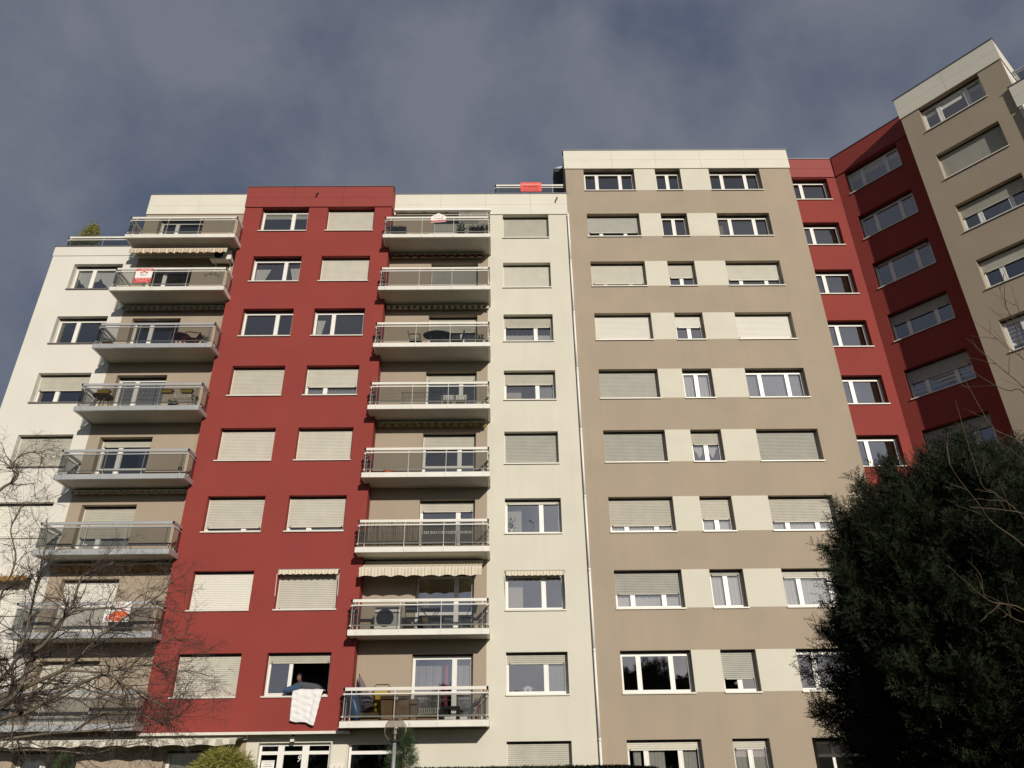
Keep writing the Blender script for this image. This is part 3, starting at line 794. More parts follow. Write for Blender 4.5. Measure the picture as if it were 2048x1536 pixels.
for k in range(2, 11):
    zt = top(k) if k < 10 else 26.82
    for i, (U, sp) in enumerate(((FaU, S3), (FbU, [.5]), (FcU, S3))):
        window(B2, FF, *U, sill(k), zt, sp, TF[k][i][0], TF[k][i][1], cur=CF.get((k, i), ()))
window(B2, FF, *FaU, .1, Z1, S3, .15, 'shutter_cream', None, cur=[('part', .10, .2, 0, 1, 'curtain_white'), ('part', .29, .52, 0, 1, 'curtain_white'), ('part', .76, .95, 0, 1, 'curtain_white')], name='glazed_door')
window(B2, FF, *FbU, .1, Z1, [.5], .15, 'shutter_cream', None, cur=[('full', 'curtain_grey')], name='glazed_door')
e = MB()
for a, c in ((10.05, 10.15), (11.2, 11.3), (12.45, 12.55)): e.box(FF, a, c, -1.75, -1.67, .02, Z1 - .1, Fm)
for z0, z1 in ((Z1 - .18, Z1 - .1), (1.50, 1.60)):
    for a, c in ((10.15, 11.2), (11.3, 12.45)): e.box(FF, a, c, -1.745, -1.675, z0, z1, Fm)
en3 = e.build('entrance_door', B2)
for a, c in ((10.15, 11.2), (11.3, 12.45)):
    for z0, z1 in ((.05, 1.5), (1.6, Z1 - .18)):
        MB().quad(FF(a, -1.71, z0), FF(c, -1.71, z0), FF(c, -1.71, z1), FF(a, -1.71, z1), 'dark_glass').build('pane', en3)

# ================================================================ red corner and angled beige block
B3 = thing('apartment_building', (18, 25.5, 0), 'angled apartment block with dark red corner and beige end bay', 'apartment building')
GU = (13.92, 16.0)
opG = [(*GU, *wz(k)) for k in range(1, 11)]
wall('wall', B3, FG, 13.5, 16.43, 0, 28.05, 'red_render', opG)
fascia(B3, FG, [13.9, 16.40], [26.87, 27.42, 28.05], 'fascia_red', .05)
rooms(B3, FG, 13.6, 16.4, range(1, 11), 2.5)
for k in range(1, 11):
    window(B3, FG, *GU, sill(k), top(k) - (.0 if k < 10 else .0), [.40], 0, '', cur=[('part', .0, .2, 0, 1, 'curtain_grey')] if k == 7 else ())
HU = (0.0, 2.47)
opH = [(*HU, *wz(k)) for k in range(1, 11)]
wall('wall', B3, FH, -.49, 3.45, 0, 28.05, 'red_render', opH)
fascia(B3, FH, [-.42, 1.2, 3.29], [26.87, 27.42, 28.05], 'fascia_red', .05)
rooms(B3, FH, -.3, 3.4, range(1, 11), 2.5)
S3h = [.27, .73]
TH = {10: (0, '', [('blind', .34)]), 9: (0, '', ()), 8: (.10, 'shutter_grey', ()), 7: (.38, 'shutter_grey', ()), 6: (.46, 'shutter_grey', [('blind', .85, 'slat_blind')]), 5: (.40, 'shutter_grey', ())}
for k in range(1, 11):
    sh_, sm_, cu_ = TH.get(k, (.5, 'shutter_grey', ()))
    window(B3, FH, *HU, *wz(k), S3h, sh_, sm_, cur=cu_)
IU = (0.0, 2.41)
opI = [(*IU, *wz(k)) for k in range(1, 11)]
wall('wall', B3, FI, -.76, 3.30, 0, 28.0, 'beige_render', opI)
MB().quad(FI(-.76, 0, 0), FI(-.76, -1.3, 0), FI(-.76, -1.3, 28.0), FI(-.76, 0, 28.0), 'beige_render').build('side_wall', B3)
MB().quad(FI(3.30, 0, 0), FI(3.30, -7, 0), FI(3.30, -7, 28.0), FI(3.30, 0, 28.0), 'white_render').build('side_wall', B3)
fascia(B3, FI, [-.79, 1.22, 3.33], [26.83, 27.38, 28.0], 'fascia_white', .05)
MB().quad(FI(3.33, .05, 26.83), FI(3.33, -5, 26.83), FI(3.33, -5, 28.0), FI(3.33, .05, 28.0), 'fascia_white').build('fascia_return', B3)
MB().box(FI, -.76, 3.3, -6.5, -.25, 27.7, 27.8, 'roof_gravel').build('roof', B3)
rooms(B3, FI, -.6, 3.1, range(1, 11), 2.6)
TI = {10: (0, '', [('blind', .32)]), 9: (1, 'shutter_grey', ()), 8: (.46, 'shutter_tan', ()), 7: (.42, 'shutter_cream', ()), 6: (0, '', [('blind', .85, 'slat_blind')])}
for k in range(1, 11):
    sh_, sm_, cu_ = TI.get(k, (.5, 'shutter_cream', ()))
    window(B3, FI, *IU, *wz(k), S3h, sh_, sm_, cur=cu_)
# lower white end bay standing forward, with a roof terrace
wall('wall', B3, FJ, 3.18, 7.2, 0, 25.17, 'cream_render', [(4.6, 6.8, *wz(k)) for k in range(1, 9)], ends=(.3, 7))
fascia(B3, FJ, [3.15, 5.2, 7.2], [24.10, 24.64, 25.20], 'fascia_white', .05)
MB().quad(FJ(3.15, .05, 24.10), FJ(3.15, -.3, 24.10), FJ(3.15, -.3, 25.20), FJ(3.15, .05, 25.20), 'fascia_white').build('fascia_return', B3)
rooms(B3, FJ, 3.4, 7.1, range(1, 9), 2.5)
for k in range(1, 9): window(B3, FJ, 4.6, 6.8, *wz(k), [.65], .4, 'shutter_cream')
tr = MB().box(FJ, 3.5, 7.1, -.32, -.30, 25.24, 25.25, 'alu_grey').build('terrace_railing', B3)
railing(B3, FJ, [(3.42, -.31), (7.1, -.31)], 25.23, .30, 'alu_grey', [[.25, 1.8, 3.4]], root=tr)
MB().tube([FJ(3.34, .06, 24.05), FJ(3.34, .06, 12.0), FJ(3.34, .06, 0)], .05, 'pipe_white', 8).build('downpipe', B3, True)

# ================================================================ things on the balconies
def leafset(n, seed, L, W, gen, jit=.35):
    """n narrow leaves as single quads; gen(rng, n) -> positions, directions"""
    rng = np.random.default_rng(seed)
    P, D = gen(rng, n)
    D = D / np.linalg.norm(D, axis=1, keepdims=True)
    r = rng.normal(size=(n, 3)); S = np.cross(D, r); S /= np.linalg.norm(S, axis=1, keepdims=True) + 1e-9
    l = (L * (1 - jit + 2 * jit * rng.random(n)))[:, None]; w = (W * (1 - jit + 2 * jit * rng.random(n)))[:, None]
    N = np.cross(D, S)
    V = np.stack([P, P + D * l * .45 + S * w * .5 + N * l * .05, P + D * l - N * l * .08, P + D * l * .45 - S * w * .5 + N * l * .05], 1).reshape(-1, 3)
    F = np.arange(4 * n).reshape(-1, 4)
    return V, F
def pot_plant(name, loc, r, h, leaf_h, label, potm='terracotta', n=90, leafm='plant_leaf', group=None, spread=1.0, seed=1):
    t = thing(name, loc, label, 'potted plant', group)
    MB().lathe(loc, [(0, 0), (r * .72, 0), (r, h), (r * 1.06, h), (r * 1.06, h * .9), (r * .9, h * .93), (0, h * .93)], potm, 12).build('pot', t, True)
    c = np.array(loc) + (0, 0, h)
    def gen(rng, n):
        a = rng.random(n) * 6.283; e = rng.random(n) ** .6
        P = c + np.stack([np.cos(a) * r * spread * e, np.sin(a) * r * spread * e, rng.random(n) * leaf_h], 1)
        D = np.stack([np.cos(a) * .7, np.sin(a) * .7, .5 + rng.random(n)], 1)
        return P, D
    V, F = leafset(n, seed, .14, .035, gen)
    raw('foliage', V, F, leafm, t)
    return t
def on(fr, k, u, w, dz=0.): return fr(u, w, sof(k) + .2 + dz)
def plastic_chair(loc, ang, m, label, group=None, back=.42):
    t = thing('garden_chair', loc, label, 'chair', group)
    c, s = math.cos(ang), math.sin(ang)
    P = lambda x, y, z: (loc[0] + c * x - s * y, loc[1] + s * x + c * y, loc[2] + z)
    MB().prism([P(-.22, -.22, .40), P(.22, -.22, .40), P(.24, .22, .41), P(-.24, .22, .41)], [P(-.22, -.22, .425), P(.22, -.22, .425), P(.24, .22, .435), P(-.24, .22, .435)], m).build('seat', t)
    for x, y, dx, dy in ((-.2, -.2, -.04, -.06), (.2, -.2, .04, -.06), (-.2, .2, -.03, .04), (.2, .2, .03, .04)):
        MB().tube([P(x + dx, y + dy, 0), P(x, y, .405)], .02, m, 6).build('leg', t)
    b = MB()
    for i in range(5):
        x = -.18 + i * .09
        b.prism([P(x - .03, -.21, .44), P(x + .03, -.21, .44), P(x + .03, -.235, .44), P(x - .03, -.235, .44)], [P(x - .035, -.30, .44 + back), P(x + .035, -.30, .44 + back), P(x + .035, -.325, .44 + back), P(x - .035, -.325, .44 + back)], m)
    b.prism([P(-.24, -.30, .44 + back), P(.24, -.30, .44 + back), P(.24, -.33, .44 + back), P(-.24, -.33, .44 + back)], [P(-.22, -.315, .50 + back), P(.22, -.315, .50 + back), P(.22, -.345, .50 + back), P(-.22, -.345, .50 + back)], m)
    b.build('backrest', t)
    for sx in (-1, 1):
        MB().tube([P(sx * .24, -.27, .64), P(sx * .27, .05, .65), P(sx * .26, .2, .62), P(sx * .24, .2, .42)], .022, m, 6).build('armrest', t, True)
    return t
def round_table(loc, r, h, m, label, ry=None):
    t = thing('garden_table', loc, label, 'table')
    ry = ry or r
    pts = lambda z, q: [(loc[0] + r * q * math.cos(a), loc[1] + ry * q * math.sin(a), loc[2] + z) for a in np.linspace(0, 2 * math.pi, 28, endpoint=False)]
    MB().prism(pts(h - .03, .97), pts(h, 1.), m).build('table_top', t)
    for i in range(4):
        a = math.pi / 4 + i * math.pi / 2
        MB().tube([(loc[0] + r * .75 * math.cos(a), loc[1] + ry * .75 * math.sin(a), loc[2]), (loc[0] + r * .55 * math.cos(a), loc[1] + ry * .55 * math.sin(a), loc[2] + h - .03)], .025, m, 6).build('leg', t)
    return t
def ac_unit(fr, u0, u1, w0, w1, z0, z1, label, feet):
    t = thing('air_conditioner', fr((u0 + u1) / 2, (w0 + w1) / 2, z0), label, 'air conditioner')
    MB().box(fr, u0, u1, w0, w1, z0, z1, 'plastic_white').box(fr, u0 - .004, u1 + .004, w0 - .002, w1 + .004, z1 - .03, z1 + .006, 'plastic_white').build('casing', t)
    r = (z1 - z0) * .42; c = fr(u0 + (u1 - u0) * .40, w1 + .006, (z0 + z1) / 2)
    MB().lathe(c, [(0, 0), (r, 0), (r, .012), (r * .98, .012), (0, .008)], 'dark_metal', 28, 'y').build('fan_opening', t)
    g_ = MB()
    for q in (.35, .55, .75, .95):
        ring = [(c[0] + r * q * math.cos(a), c[1] - .02, c[2] + r * q * math.sin(a)) for a in np.linspace(0, 2 * math.pi, 25)]
        g_.tube(ring, .004, 'plastic_dark', 4, False)
    for i in range(12):
        a = i * math.pi / 6
        g_.tube([c[:1] + (c[1] - .02, c[2]), (c[0] + r * math.cos(a), c[1] - .02, c[2] + r * math.sin(a))], .004, 'plastic_dark', 4, False)
    g_.lathe((c[0], c[1] - .022, c[2]), [(0, .006), (r * .16, .006), (r * .16, 0)], 'plastic_dark', 12, 'y')
    g_.build('fan_grille', t)
    for u in (u0 + .12, u1 - .16):
        if feet == 'floor': MB().box(fr, u, u + .06, w0, w1, z0 - .08, z0 - .001, 'sill_dark').build('foot', t)
        else: MB().box(fr, u, u + .05, .005, w1 + .03, z0 - .045, z0 - .001, 'alu_white').box(fr, u, u + .05, .005, .045, z0 - .40, z0 - .046, 'alu_white').build('bracket', t)
    return t
# ---- for-sale boards
def board(name, fr, us, w, zs, m, label):
    t = thing(name, fr(sum(us) / 2, w, zs[0]), label, 'sign', 'for-sale boards')
    MB().box(fr, us[0], us[1], w, w + .012, zs[0], zs[1], m).build('board', t)
    return t
u0, u1, wq = -15.42, -14.72, 1.31; zb_ = sof(8) + .36
b_ = board('for_sale_board', FA, (u0, u1), wq, (zb_, zb_ + .72), 'sign_white', 'red and white for-sale board with a roof logo on a balcony railing')
for a, c in ((.0, .25), (.60, .72)):
    MB().box(FA, u0 + .002, u1 - .002, wq + .0125, wq + .016, zb_ + a + .002, zb_ + c - .002, 'sign_red').build('red_band', b_)
uc = (u0 + u1) / 2
text(b_, 'A VENDRE', FA, uc, wq + .018, zb_ + .66, .56, .07, 'sign_white')
MB().prism([FA(uc - .17, wq + .014, zb_ + .46), FA(uc, wq + .014, zb_ + .54), FA(uc + .17, wq + .014, zb_ + .46), FA(uc + .17, wq + .014, zb_ + .51), FA(uc, wq + .014, zb_ + .59), FA(uc - .17, wq + .014, zb_ + .51)], [FA(uc - .17, wq + .017, zb_ + .46), FA(uc, wq + .017, zb_ + .54), FA(uc + .17, wq + .017, zb_ + .46), FA(uc + .17, wq + .017, zb_ + .51), FA(uc, wq + .017, zb_ + .59), FA(uc - .17, wq + .017, zb_ + .51)], 'sign_crimson').build('roof_logo', b_)
text(b_, 'ERA', FA, uc, wq + .014, zb_ + .40, .26, .09, 'ink_grey')
text(b_, '03 87 35 20 01', FA, uc, wq + .018, zb_ + .195, .58, .075, 'sign_white')
text(b_, 'immobilier.com', FA, uc, wq + .018, zb_ + .11, .42, .035, 'sign_white')
text(b_, 'agence immobiliere', FA, uc, wq + .018, zb_ + .045, .56, .035, 'sign_white')
u0, u1, wq = -13.32, -12.48, 1.31; zb_ = sof(3) + .50; uc = (u0 + u1) / 2
b_ = board('for_sale_board', FA, (u0, u1), wq, (zb_, zb_ + .64), 'sign_white', 'white for-sale board with orange oval on a balcony behind bare branches')
text(b_, 'CITEA', FA, uc, wq + .014, zb_ + .55, .34, .09, 'sign_crimson')
text(b_, 'A VENDRE', FA, uc, wq + .014, zb_ + .41, .52, .085, 'sign_crimson', .2)
el = lambda d: [FA(uc + .06 + .32 * math.cos(a) + .05 * math.sin(a), wq + d, zb_ + .185 + .165 * math.sin(a)) for a in np.linspace(0, 2 * math.pi, 28, endpoint=False)]
MB().prism(el(.0125), el(.015), 'sign_orange').build('orange_oval', b_)
text(b_, '06 24 71 20 41', FA, uc + .05, wq + .017, zb_ + .15, .44, .06, 'sign_white')
text(b_, 'I', FA, u0 + .10, wq + .014, zb_ + .12, .05, .14, 'sign_crimson', name='tower_logo')
u0, u1, wq = -3.17, -2.50, 1.31; zb_ = sof(9) + .78; uc = (u0 + u1) / 2
b_ = thing('for_sale_board', FD(uc, wq, zb_), 'white house-shaped for-sale board with crimson band on a balcony handrail', 'sign', 'for-sale boards')
hs = lambda d: [FD(u0, wq + d, zb_), FD(u1, wq + d, zb_ + .05), FD(u1, wq + d, zb_ + .36), FD(uc, wq + d, zb_ + .54), FD(u0, wq + d, zb_ + .34)]
MB().prism(hs(0), hs(.012), 'sign_white').build('board', b_)
bd = lambda d: [FD(u0 + .004, wq + d, zb_ + .02), FD(u1 - .004, wq + d, zb_ + .07), FD(u1 - .004, wq + d, zb_ + .16), FD(u0 + .004, wq + d, zb_ + .12)]
MB().prism(bd(.0125), bd(.015), 'sign_crimson').build('red_band', b_)
for i, c in enumerate('G2A'): text(b_, c, FD, uc - .17 + i * .17, wq + .014, zb_ + .35 + (.05 if i == 1 else 0), .08, .09, 'sign_orange')
text(b_, 'A VENDRE', FD, uc, wq + .014, zb_ + .225, .40, .065, 'ink_black', .1)
text(b_, '03 88 75 12 10', FD, uc, wq + .017, zb_ + .095, .54, .055, 'sign_white')
u0, u1, wq = .87, 1.87, -.19; zb_ = 25.66; uc = (u0 + u1) / 2
b_ = board('for_sale_board', FD, (u0, u1), wq, (zb_, zb_ + .58), 'sign_coral', 'coral red for-sale board tied to the roof terrace railing')
text(b_, "IMMOBILIERE DE L'OLIVIER", FD, uc, wq + .014, zb_ + .45, .92, .065, 'sign_white')
text(b_, 'A VENDRE', FD, uc, wq + .014, zb_ + .29, .66, .13, 'ink_black')
text(b_, '06 70 25 56 56', FD, uc, wq + .014, zb_ + .10, .70, .09, 'ink_black')

# ---- right balcony column
for i, (a, c) in enumerate(((-5.05, -4.68), (-4.66, -4.28))):
    t = thing('planter_box', on(FD, 9, (a + c) / 2, .95), ('dark plastic planter box in the corner of the sign balcony', 'dark plastic planter box second from the corner of the sign balcony')[i], 'planter', 'dark planters on the top balcony')
    MB().prism([on(FD, 9, a + .05, .80), on(FD, 9, c - .05, .80), on(FD, 9, c - .05, 1.10), on(FD, 9, a + .05, 1.10)], [on(FD, 9, a, .76, .52), on(FD, 9, c, .76, .52), on(FD, 9, c, 1.14, .52), on(FD, 9, a, 1.14, .52)], 'plastic_dark').build('box', t)
    cc = np.array(on(FD, 9, (a + c) / 2, .95, .52))
    V, F = leafset(70, 30 + i, .16, .03, lambda rng, n: (cc + rng.uniform(-1, 1, (n, 3)) * (.15, .1, .04), rng.normal(size=(n, 3)) * .5 + (0, 0, .9)))
    raw('plants', V, F, 'plant_leaf', t)
pot_plant('potted_shrub', on(FD, 9, -1.86, .9), .16, .40, .35, 'small dark potted shrub beside the lattice screen', 'plastic_dark', 110, seed=3)
t = thing('planter_box', on(FD, 9, -1.08, .9), 'long low dark planter in front of the lattice screen', 'planter')
MB().box(FD, -1.5, -.68, .78, 1.08, sof(9) + .2, sof(9) + .48, 'plastic_dark').build('box', t)
cc = np.array(on(FD, 9, -1.08, .93, .3))
V, F = leafset(260, 37, .20, .035, lambda rng, n: (cc + rng.uniform(-1, 1, (n, 3)) * (.40, .12, .12) + (0, 0, .15), rng.normal(size=(n, 3)) * .5 + (0, 0, .8)))
raw('plants', V, F, 'plant_leaf', t)
t = thing('lattice_screen', on(FD, 9, -1.3, .70), 'pale wooden diamond lattice screen on the top right balcony', 'lattice')
lb = MB()
for i in range(-12, 13):
    for sgn in (-1, 1):
        a0, a1, h0, h1 = -1.95, -.68, .35, 1.62
        c0 = a0 + (a1 - a0) * .5 + i * .10
        pts = []
        for q in np.linspace(-.64, .64, 33):
            u, z = c0 + q * sgn, (h0 + h1) / 2 + q
            if a0 <= u <= a1 and h0 <= z <= h1: pts.append((u, z))
        if len(pts) > 2:
            (ua, za), (ub, zb2) = pts[0], pts[-1]
            w_ = .70 + (.012 if sgn > 0 else 0)
            lb.prism([on(FD, 9, ua - .011, w_, za), on(FD, 9, ua + .011, w_, za), on(FD, 9, ub + .011, w_, zb2), on(FD, 9, ub - .011, w_, zb2)], [on(FD, 9, ua - .011, w_ + .01, za), on(FD, 9, ua + .011, w_ + .01, za), on(FD, 9, ub + .011, w_ + .01, zb2), on(FD, 9, ub - .011, w_ + .01, zb2)], 'soffit_paint')
lb.build('lattice', t)
fb = MB()
for a, c, h0, h1 in ((-1.97, -1.94, 0., 1.64), (-.69, -.66, 0., 1.64), (-1.94, -.69, .33, .36), (-1.94, -.69, 1.61, 1.64)):
    fb.box(FD, a, c, .695, .725, sof(9) + .2 + h0, sof(9) + .2 + h1, 'soffit_paint')
fb.build('frame', t)
t = thing('low_table', on(FD, 9, -3.6, .85), 'low black table on the top right balcony floor', 'table')
MB().box(FD, -3.95, -3.28, .65, 1.05, sof(9) + .38, sof(9) + .41, 'plastic_dark').build('table_top', t)
for u in (-3.92, -3.35):
    for w in (.67, .99): MB().box(FD, u, u + .04, w, w + .04, sof(9) + .2, sof(9) + .379, 'plastic_dark').build('leg', t)

round_table(on(FD, 7, -2.72, .62), .62, .72, 'plastic_green', 'dark green oval plastic table on a right column balcony', .42)
plastic_chair(on(FD, 7, -3.62, .62), R(-90), 'plastic_green', 'dark green plastic armchair left of the oval table', back=.36)
plastic_chair(on(FD, 7, -1.95, .62), R(90), 'plastic_green', 'dark green plastic armchair right of the oval table', back=.36)
pot_plant('potted_plant', on(FD, 7, -.95, .95), .12, .18, .28, 'leafy potted plant at the end of the oval table balcony', 'plastic_dark', 80, seed=5)
# clothes airer, pale chairs and wire netting two below
t = thing('clothes_airer', on(FD, 6, -3.3, .55), 'grey wire clothes airer standing on the netted balcony', 'clothes airer')
rk = MB()
for w in (.3, .8): rk.tube([on(FD, 6, -4.05, w, .75), on(FD, 6, -2.58, w, .75)], .009, 'guide', 5)
for i in range(26): rk.tube([on(FD, 6, -4.05 + i * 1.47 / 25, .3, .75), on(FD, 6, -4.05 + i * 1.47 / 25, .8, .75)], .006, 'guide', 4)
rk.build('drying_rack', t)
for u in (-4.0, -2.64):
    for w, q in ((.3, .78), (.8, .32)): MB().tube([on(FD, 6, u, w, .75), on(FD, 6, u, q, 0)], .009, 'guide', 5).build('leg', t)
plastic_chair(on(FD, 6, -2.22, .55), R(180), 'plastic_white', 'pale chair on the netted balcony, nearer the clothes airer', back=.40)
plastic_chair(on(FD, 6, -1.72, .55), R(180), 'plastic_white', 'pale chair on the netted balcony, in front of the white door post', back=.40)
t = thing('wire_netting', on(FD, 6, -2.9, 1.21), 'fine square wire netting rising above a balcony handrail', 'netting')
nb = MB()
for i in range(32):
    u = -5.12 + i * .145
    nb.box(FD, u - .0025, u + .0025, 1.190, 1.194, sof(6) + .2, sof(6) + 1.42, 'guide')
for j in range(9):
    z = sof(6) + .26 + j * .145
    nb.box(FD, -5.12, -.62, 1.1945, 1.198, z - .0025, z + .0025, 'guide')
nb.build('mesh', t)
t = thing('watering_can', on(FD, 5, -4.35, 1.0), 'small orange watering can on an otherwise bare right balcony', 'watering can')
q = on(FD, 5, -4.35, 1.0)
MB().lathe(q, [(0, 0), (.10, 0), (.10, .18), (.05, .21), (0, .21)], 'sign_orange', 12).build('body', t, True)
MB().tube([(q[0] + .08, q[1], q[2] + .06), (q[0] + .22, q[1], q[2] + .24)], .015, 'sign_orange', 6).build('spout', t)
MB().tube([(q[0] - .09, q[1], q[2] + .05), (q[0] - .16, q[1], q[2] + .15), (q[0] - .06, q[1], q[2] + .22)], .012, 'dark_metal', 6).build('handle', t)
# reed screen
t = thing('reed_screen', on(FD, 4, -2.9, 1.2), 'brown reed screen tied inside a balcony railing', 'reed screen')
rb = MB(); r2 = random.Random(3)
u = -5.12
while u < -.63:
    wd = r2.uniform(.010, .022); tl = r2.uniform(-.02, .02); hh = r2.uniform(.82, .90); ww = 1.17 + r2.uniform(-.006, .006)
    rb.prism([on(FD, 4, u, ww, 0), on(FD, 4, u + wd, ww, 0), on(FD, 4, u + wd, ww + .01, 0), on(FD, 4, u, ww + .01, 0)], [on(FD, 4, u + tl, ww, hh), on(FD, 4, u + wd + tl, ww, hh), on(FD, 4, u + wd + tl, ww + .01, hh), on(FD, 4, u + tl, ww + .01, hh)], 'reed')
    u += wd + r2.choice((.003, .005, .014))
tag(rb.build('reeds', t), kind='stuff')
for z in (.15, .5, .8): MB().tube([on(FD, 4, -5.12, 1.195, z), on(FD, 4, -.63, 1.195, z)], .004, 'guide', 4).build('tie_wire', t)
# third row: air conditioner, folding furniture
ac_unit(FD, -4.45, -3.58, .45, .80, sof(3) + .28, sof(3) + .98, 'white air conditioner standing on a balcony under the beige awning', 'floor')
t = thing('folding_table', on(FD, 3, -2.58, .6), 'black folding table with crossed legs between balcony chairs', 'table')
MB().box(FD, -2.92, -2.24, .35, .9, sof(3) + .2 + .70, sof(3) + .2 + .73, 'plastic_dark').build('table_top', t)
for w in (.42, .83):
    for s_ in (-1, 1): MB().tube([on(FD, 3, -2.58 - s_ * .28, w + .012 * s_, 0), on(FD, 3, -2.58 + s_ * .28, w + .012 * s_, .70)], .013, 'dark_metal', 5).build('leg', t)
def folding_chair(k, u, ang, label, m='plastic_dark', lean=0.):
    loc = on(FD, k, u, .6); t = thing('folding_chair', loc, label, 'chair')
    c, s = math.cos(ang), math.sin(ang)
    P = lambda x, y, z: (loc[0] + c * x - s * y, loc[1] + s * x + c * y, loc[2] + z)
    MB().prism([P(-.2, -.18, .43), P(.2, -.18, .43), P(.2, .2, .45), P(-.2, .2, .45)], [P(-.2, -.18, .45), P(.2, -.18, .45), P(.2, .2, .47), P(-.2, .2, .47)], m).build('seat', t)
    MB().prism([P(-.2, -.25, .58), P(.2, -.25, .58), P(.2, -.27, .58), P(-.2, -.27, .58)], [P(-.2, -.34, .90), P(.2, -.34, .90), P(.2, -.36, .90), P(-.2, -.36, .90)], m).build('backrest', t)
    for x in (-.22, .22):
        MB().tube([P(x, .25, 0), P(x, -.05, .44), P(x, -.35, .92)], .011, 'dark_metal', 5).build('leg', t)
        MB().tube([P(x * .92, -.25, 0), P(x * .92, .18, .45)], .011, 'dark_metal', 5).build('leg', t)
folding_chair(3, -3.2, R(0), 'grey folding chair beside the air conditioner on the awning balcony', 'cloth_grey')
folding_chair(3, -1.35, R(75), 'black folding chair turned sideways at the end of the awning balcony')
# lowest right balcony: clutter
t = thing('plastic_sack', on(FD, 2, -4.95, .9), 'long shiny blue plastic sack leaning in the balcony corner', 'bag')
MB().tube([on(FD, 2, -4.72, .95, 0), on(FD, 2, -4.76, .95, .2), on(FD, 2, -4.88, .92, .5), on(FD, 2, -5.02, .9, .85), on(FD, 2, -5.06, .9, 1.0)], [.10, .15, .16, .15, .06], 'bag_blue', 10).build('sack', t, True)
t = thing('folded_parasol', on(FD, 2, -4.6, .5), 'grey folded parasol leaning behind the blue sack', 'parasol')
MB().tube([on(FD, 2, -4.45, .6, .35), on(FD, 2, -4.62, .5, .75), on(FD, 2, -4.85, .4, 1.3), on(FD, 2, -4.9, .38, 1.42)], [.20, .15, .06, .01], 'parasol_cloth', 9).build('canopy', t)
MB().tube([on(FD, 2, -4.38, .62, 0), on(FD, 2, -4.9, .38, 1.46)], .015, 'dark_metal', 6).build('pole', t)
t = thing('folded_lounger', on(FD, 2, -4.1, .35), 'folded deck chair with yellow cloth and dark frame', 'chair')
MB().box(FD, -4.32, -3.92, .33, .36, sof(2) + .5, sof(2) + 1.12, 'yellow_cloth').build('cloth', t)
MB().tube([on(FD, 2, -4.38, .3, 0), on(FD, 2, -4.38, .3, 1.05), on(FD, 2, -4.32, .3, 1.12), on(FD, 2, -3.92, .3, 1.12), on(FD, 2, -3.86, .3, 1.05), on(FD, 2, -3.86, .3, 0)], .016, 'dark_metal', 6).build('frame', t)
def carton(u0, u1, w0, w1, h, label, m='cardboard', tilt=0., dz=0.):
    t = thing('cardboard_box', on(FD, 2, (u0 + u1) / 2, (w0 + w1) / 2, dz), label, 'box')
    z0 = dz
    MB().prism([on(FD, 2, u0, w0, z0), on(FD, 2, u1, w0, z0), on(FD, 2, u1, w1, z0), on(FD, 2, u0, w1, z0)], [on(FD, 2, u0 + tilt - .03, w0, z0 + h), on(FD, 2, u1 + tilt, w0, z0 + h + .02), on(FD, 2, u1 + tilt, w1, z0 + h + .02), on(FD, 2, u0 + tilt - .03, w1, z0 + h)], m).build('box', t)
    MB().prism([on(FD, 2, u0 + tilt - .03, w1 + .002, z0 + h - .01), on(FD, 2, u1 + tilt, w1 + .002, z0 + h + .01), on(FD, 2, u1 + tilt + .02, w1 + .10, z0 + h - .14), on(FD, 2, u0 + tilt - .04, w1 + .10, z0 + h - .14)], [on(FD, 2, u0 + tilt - .03, w1 + .006, z0 + h - .01), on(FD, 2, u1 + tilt, w1 + .006, z0 + h + .01), on(FD, 2, u1 + tilt + .02, w1 + .104, z0 + h - .14), on(FD, 2, u0 + tilt - .04, w1 + .104, z0 + h - .14)], m).build('flap', t)
    return t
t = carton(-3.98, -3.10, .62, .98, .78, 'large crumpled brown cardboard box with a white label', tilt=-.03)
MB().box(FD, -3.60, -3.46, 1.10, 1.103, sof(2) + .80, sof(2) + .92, 'sign_white').build('paper_label', t)
carton(-3.06, -2.86, .5, .9, .62, 'narrow cardboard box standing right of the large one', 'cardboard')
carton(-4.62, -4.06, .75, 1.1, .22, 'low flattened cardboard box beside the blue sack', 'cardboard_dark')
carton(-2.78, -2.2, .72, 1.05, .16, 'shallow cardboard tray on the balcony floor by the stool', 'cardboard_dark')
t = thing('plastic_crate', on(FD, 2, -2.5, .45), 'pale ribbed plastic crate under the striped curtain', 'crate')
cb = MB().box(FD, -2.86, -2.02, .25, .6, sof(2) + .2, sof(2) + .44, 'shutter_tan')
for i in range(14): cb.box(FD, -2.84 + i * .06, -2.81 + i * .06, .601, .62, sof(2) + .42, sof(2) + .58, 'plastic_white')
cb.build('crate', t)
t = thing('stool', on(FD, 2, -1.80, .85), 'chunky black stool on the lowest right balcony', 'stool')
MB().box(FD, -2.10, -1.50, .65, 1.05, sof(2) + .52, sof(2) + .60, 'plastic_dark').build('seat', t)
for u in (-2.10, -1.60):
    for w in (.65, .95): MB().box(FD, u, u + .10, w, w + .10, sof(2) + .2, sof(2) + .519, 'plastic_dark').build('leg', t)
t = thing('folded_scooter', on(FD, 2, -.85, .9), 'bright pink scooter leaning at the balcony end', 'scooter')
MB().tube([on(FD, 2, -1.0, .95, .08), on(FD, 2, -.72, .9, .95)], .022, 'pink_cloth', 6).build('stem', t)
MB().tube([on(FD, 2, -.72, .78, .95), on(FD, 2, -.72, 1.02, .95)], .02, 'pink_cloth', 6).build('handlebar', t)
MB().box(FD, -1.02, -.94, .45, .95, sof(2) + .27, sof(2) + .30, 'pink_cloth').build('deck', t)
for w in (.45, .97): MB().tube([on(FD, 2, -1.0, w, .05), on(FD, 2, -.96, w, .05)], .05, 'dark_metal', 12).build('wheel', t)

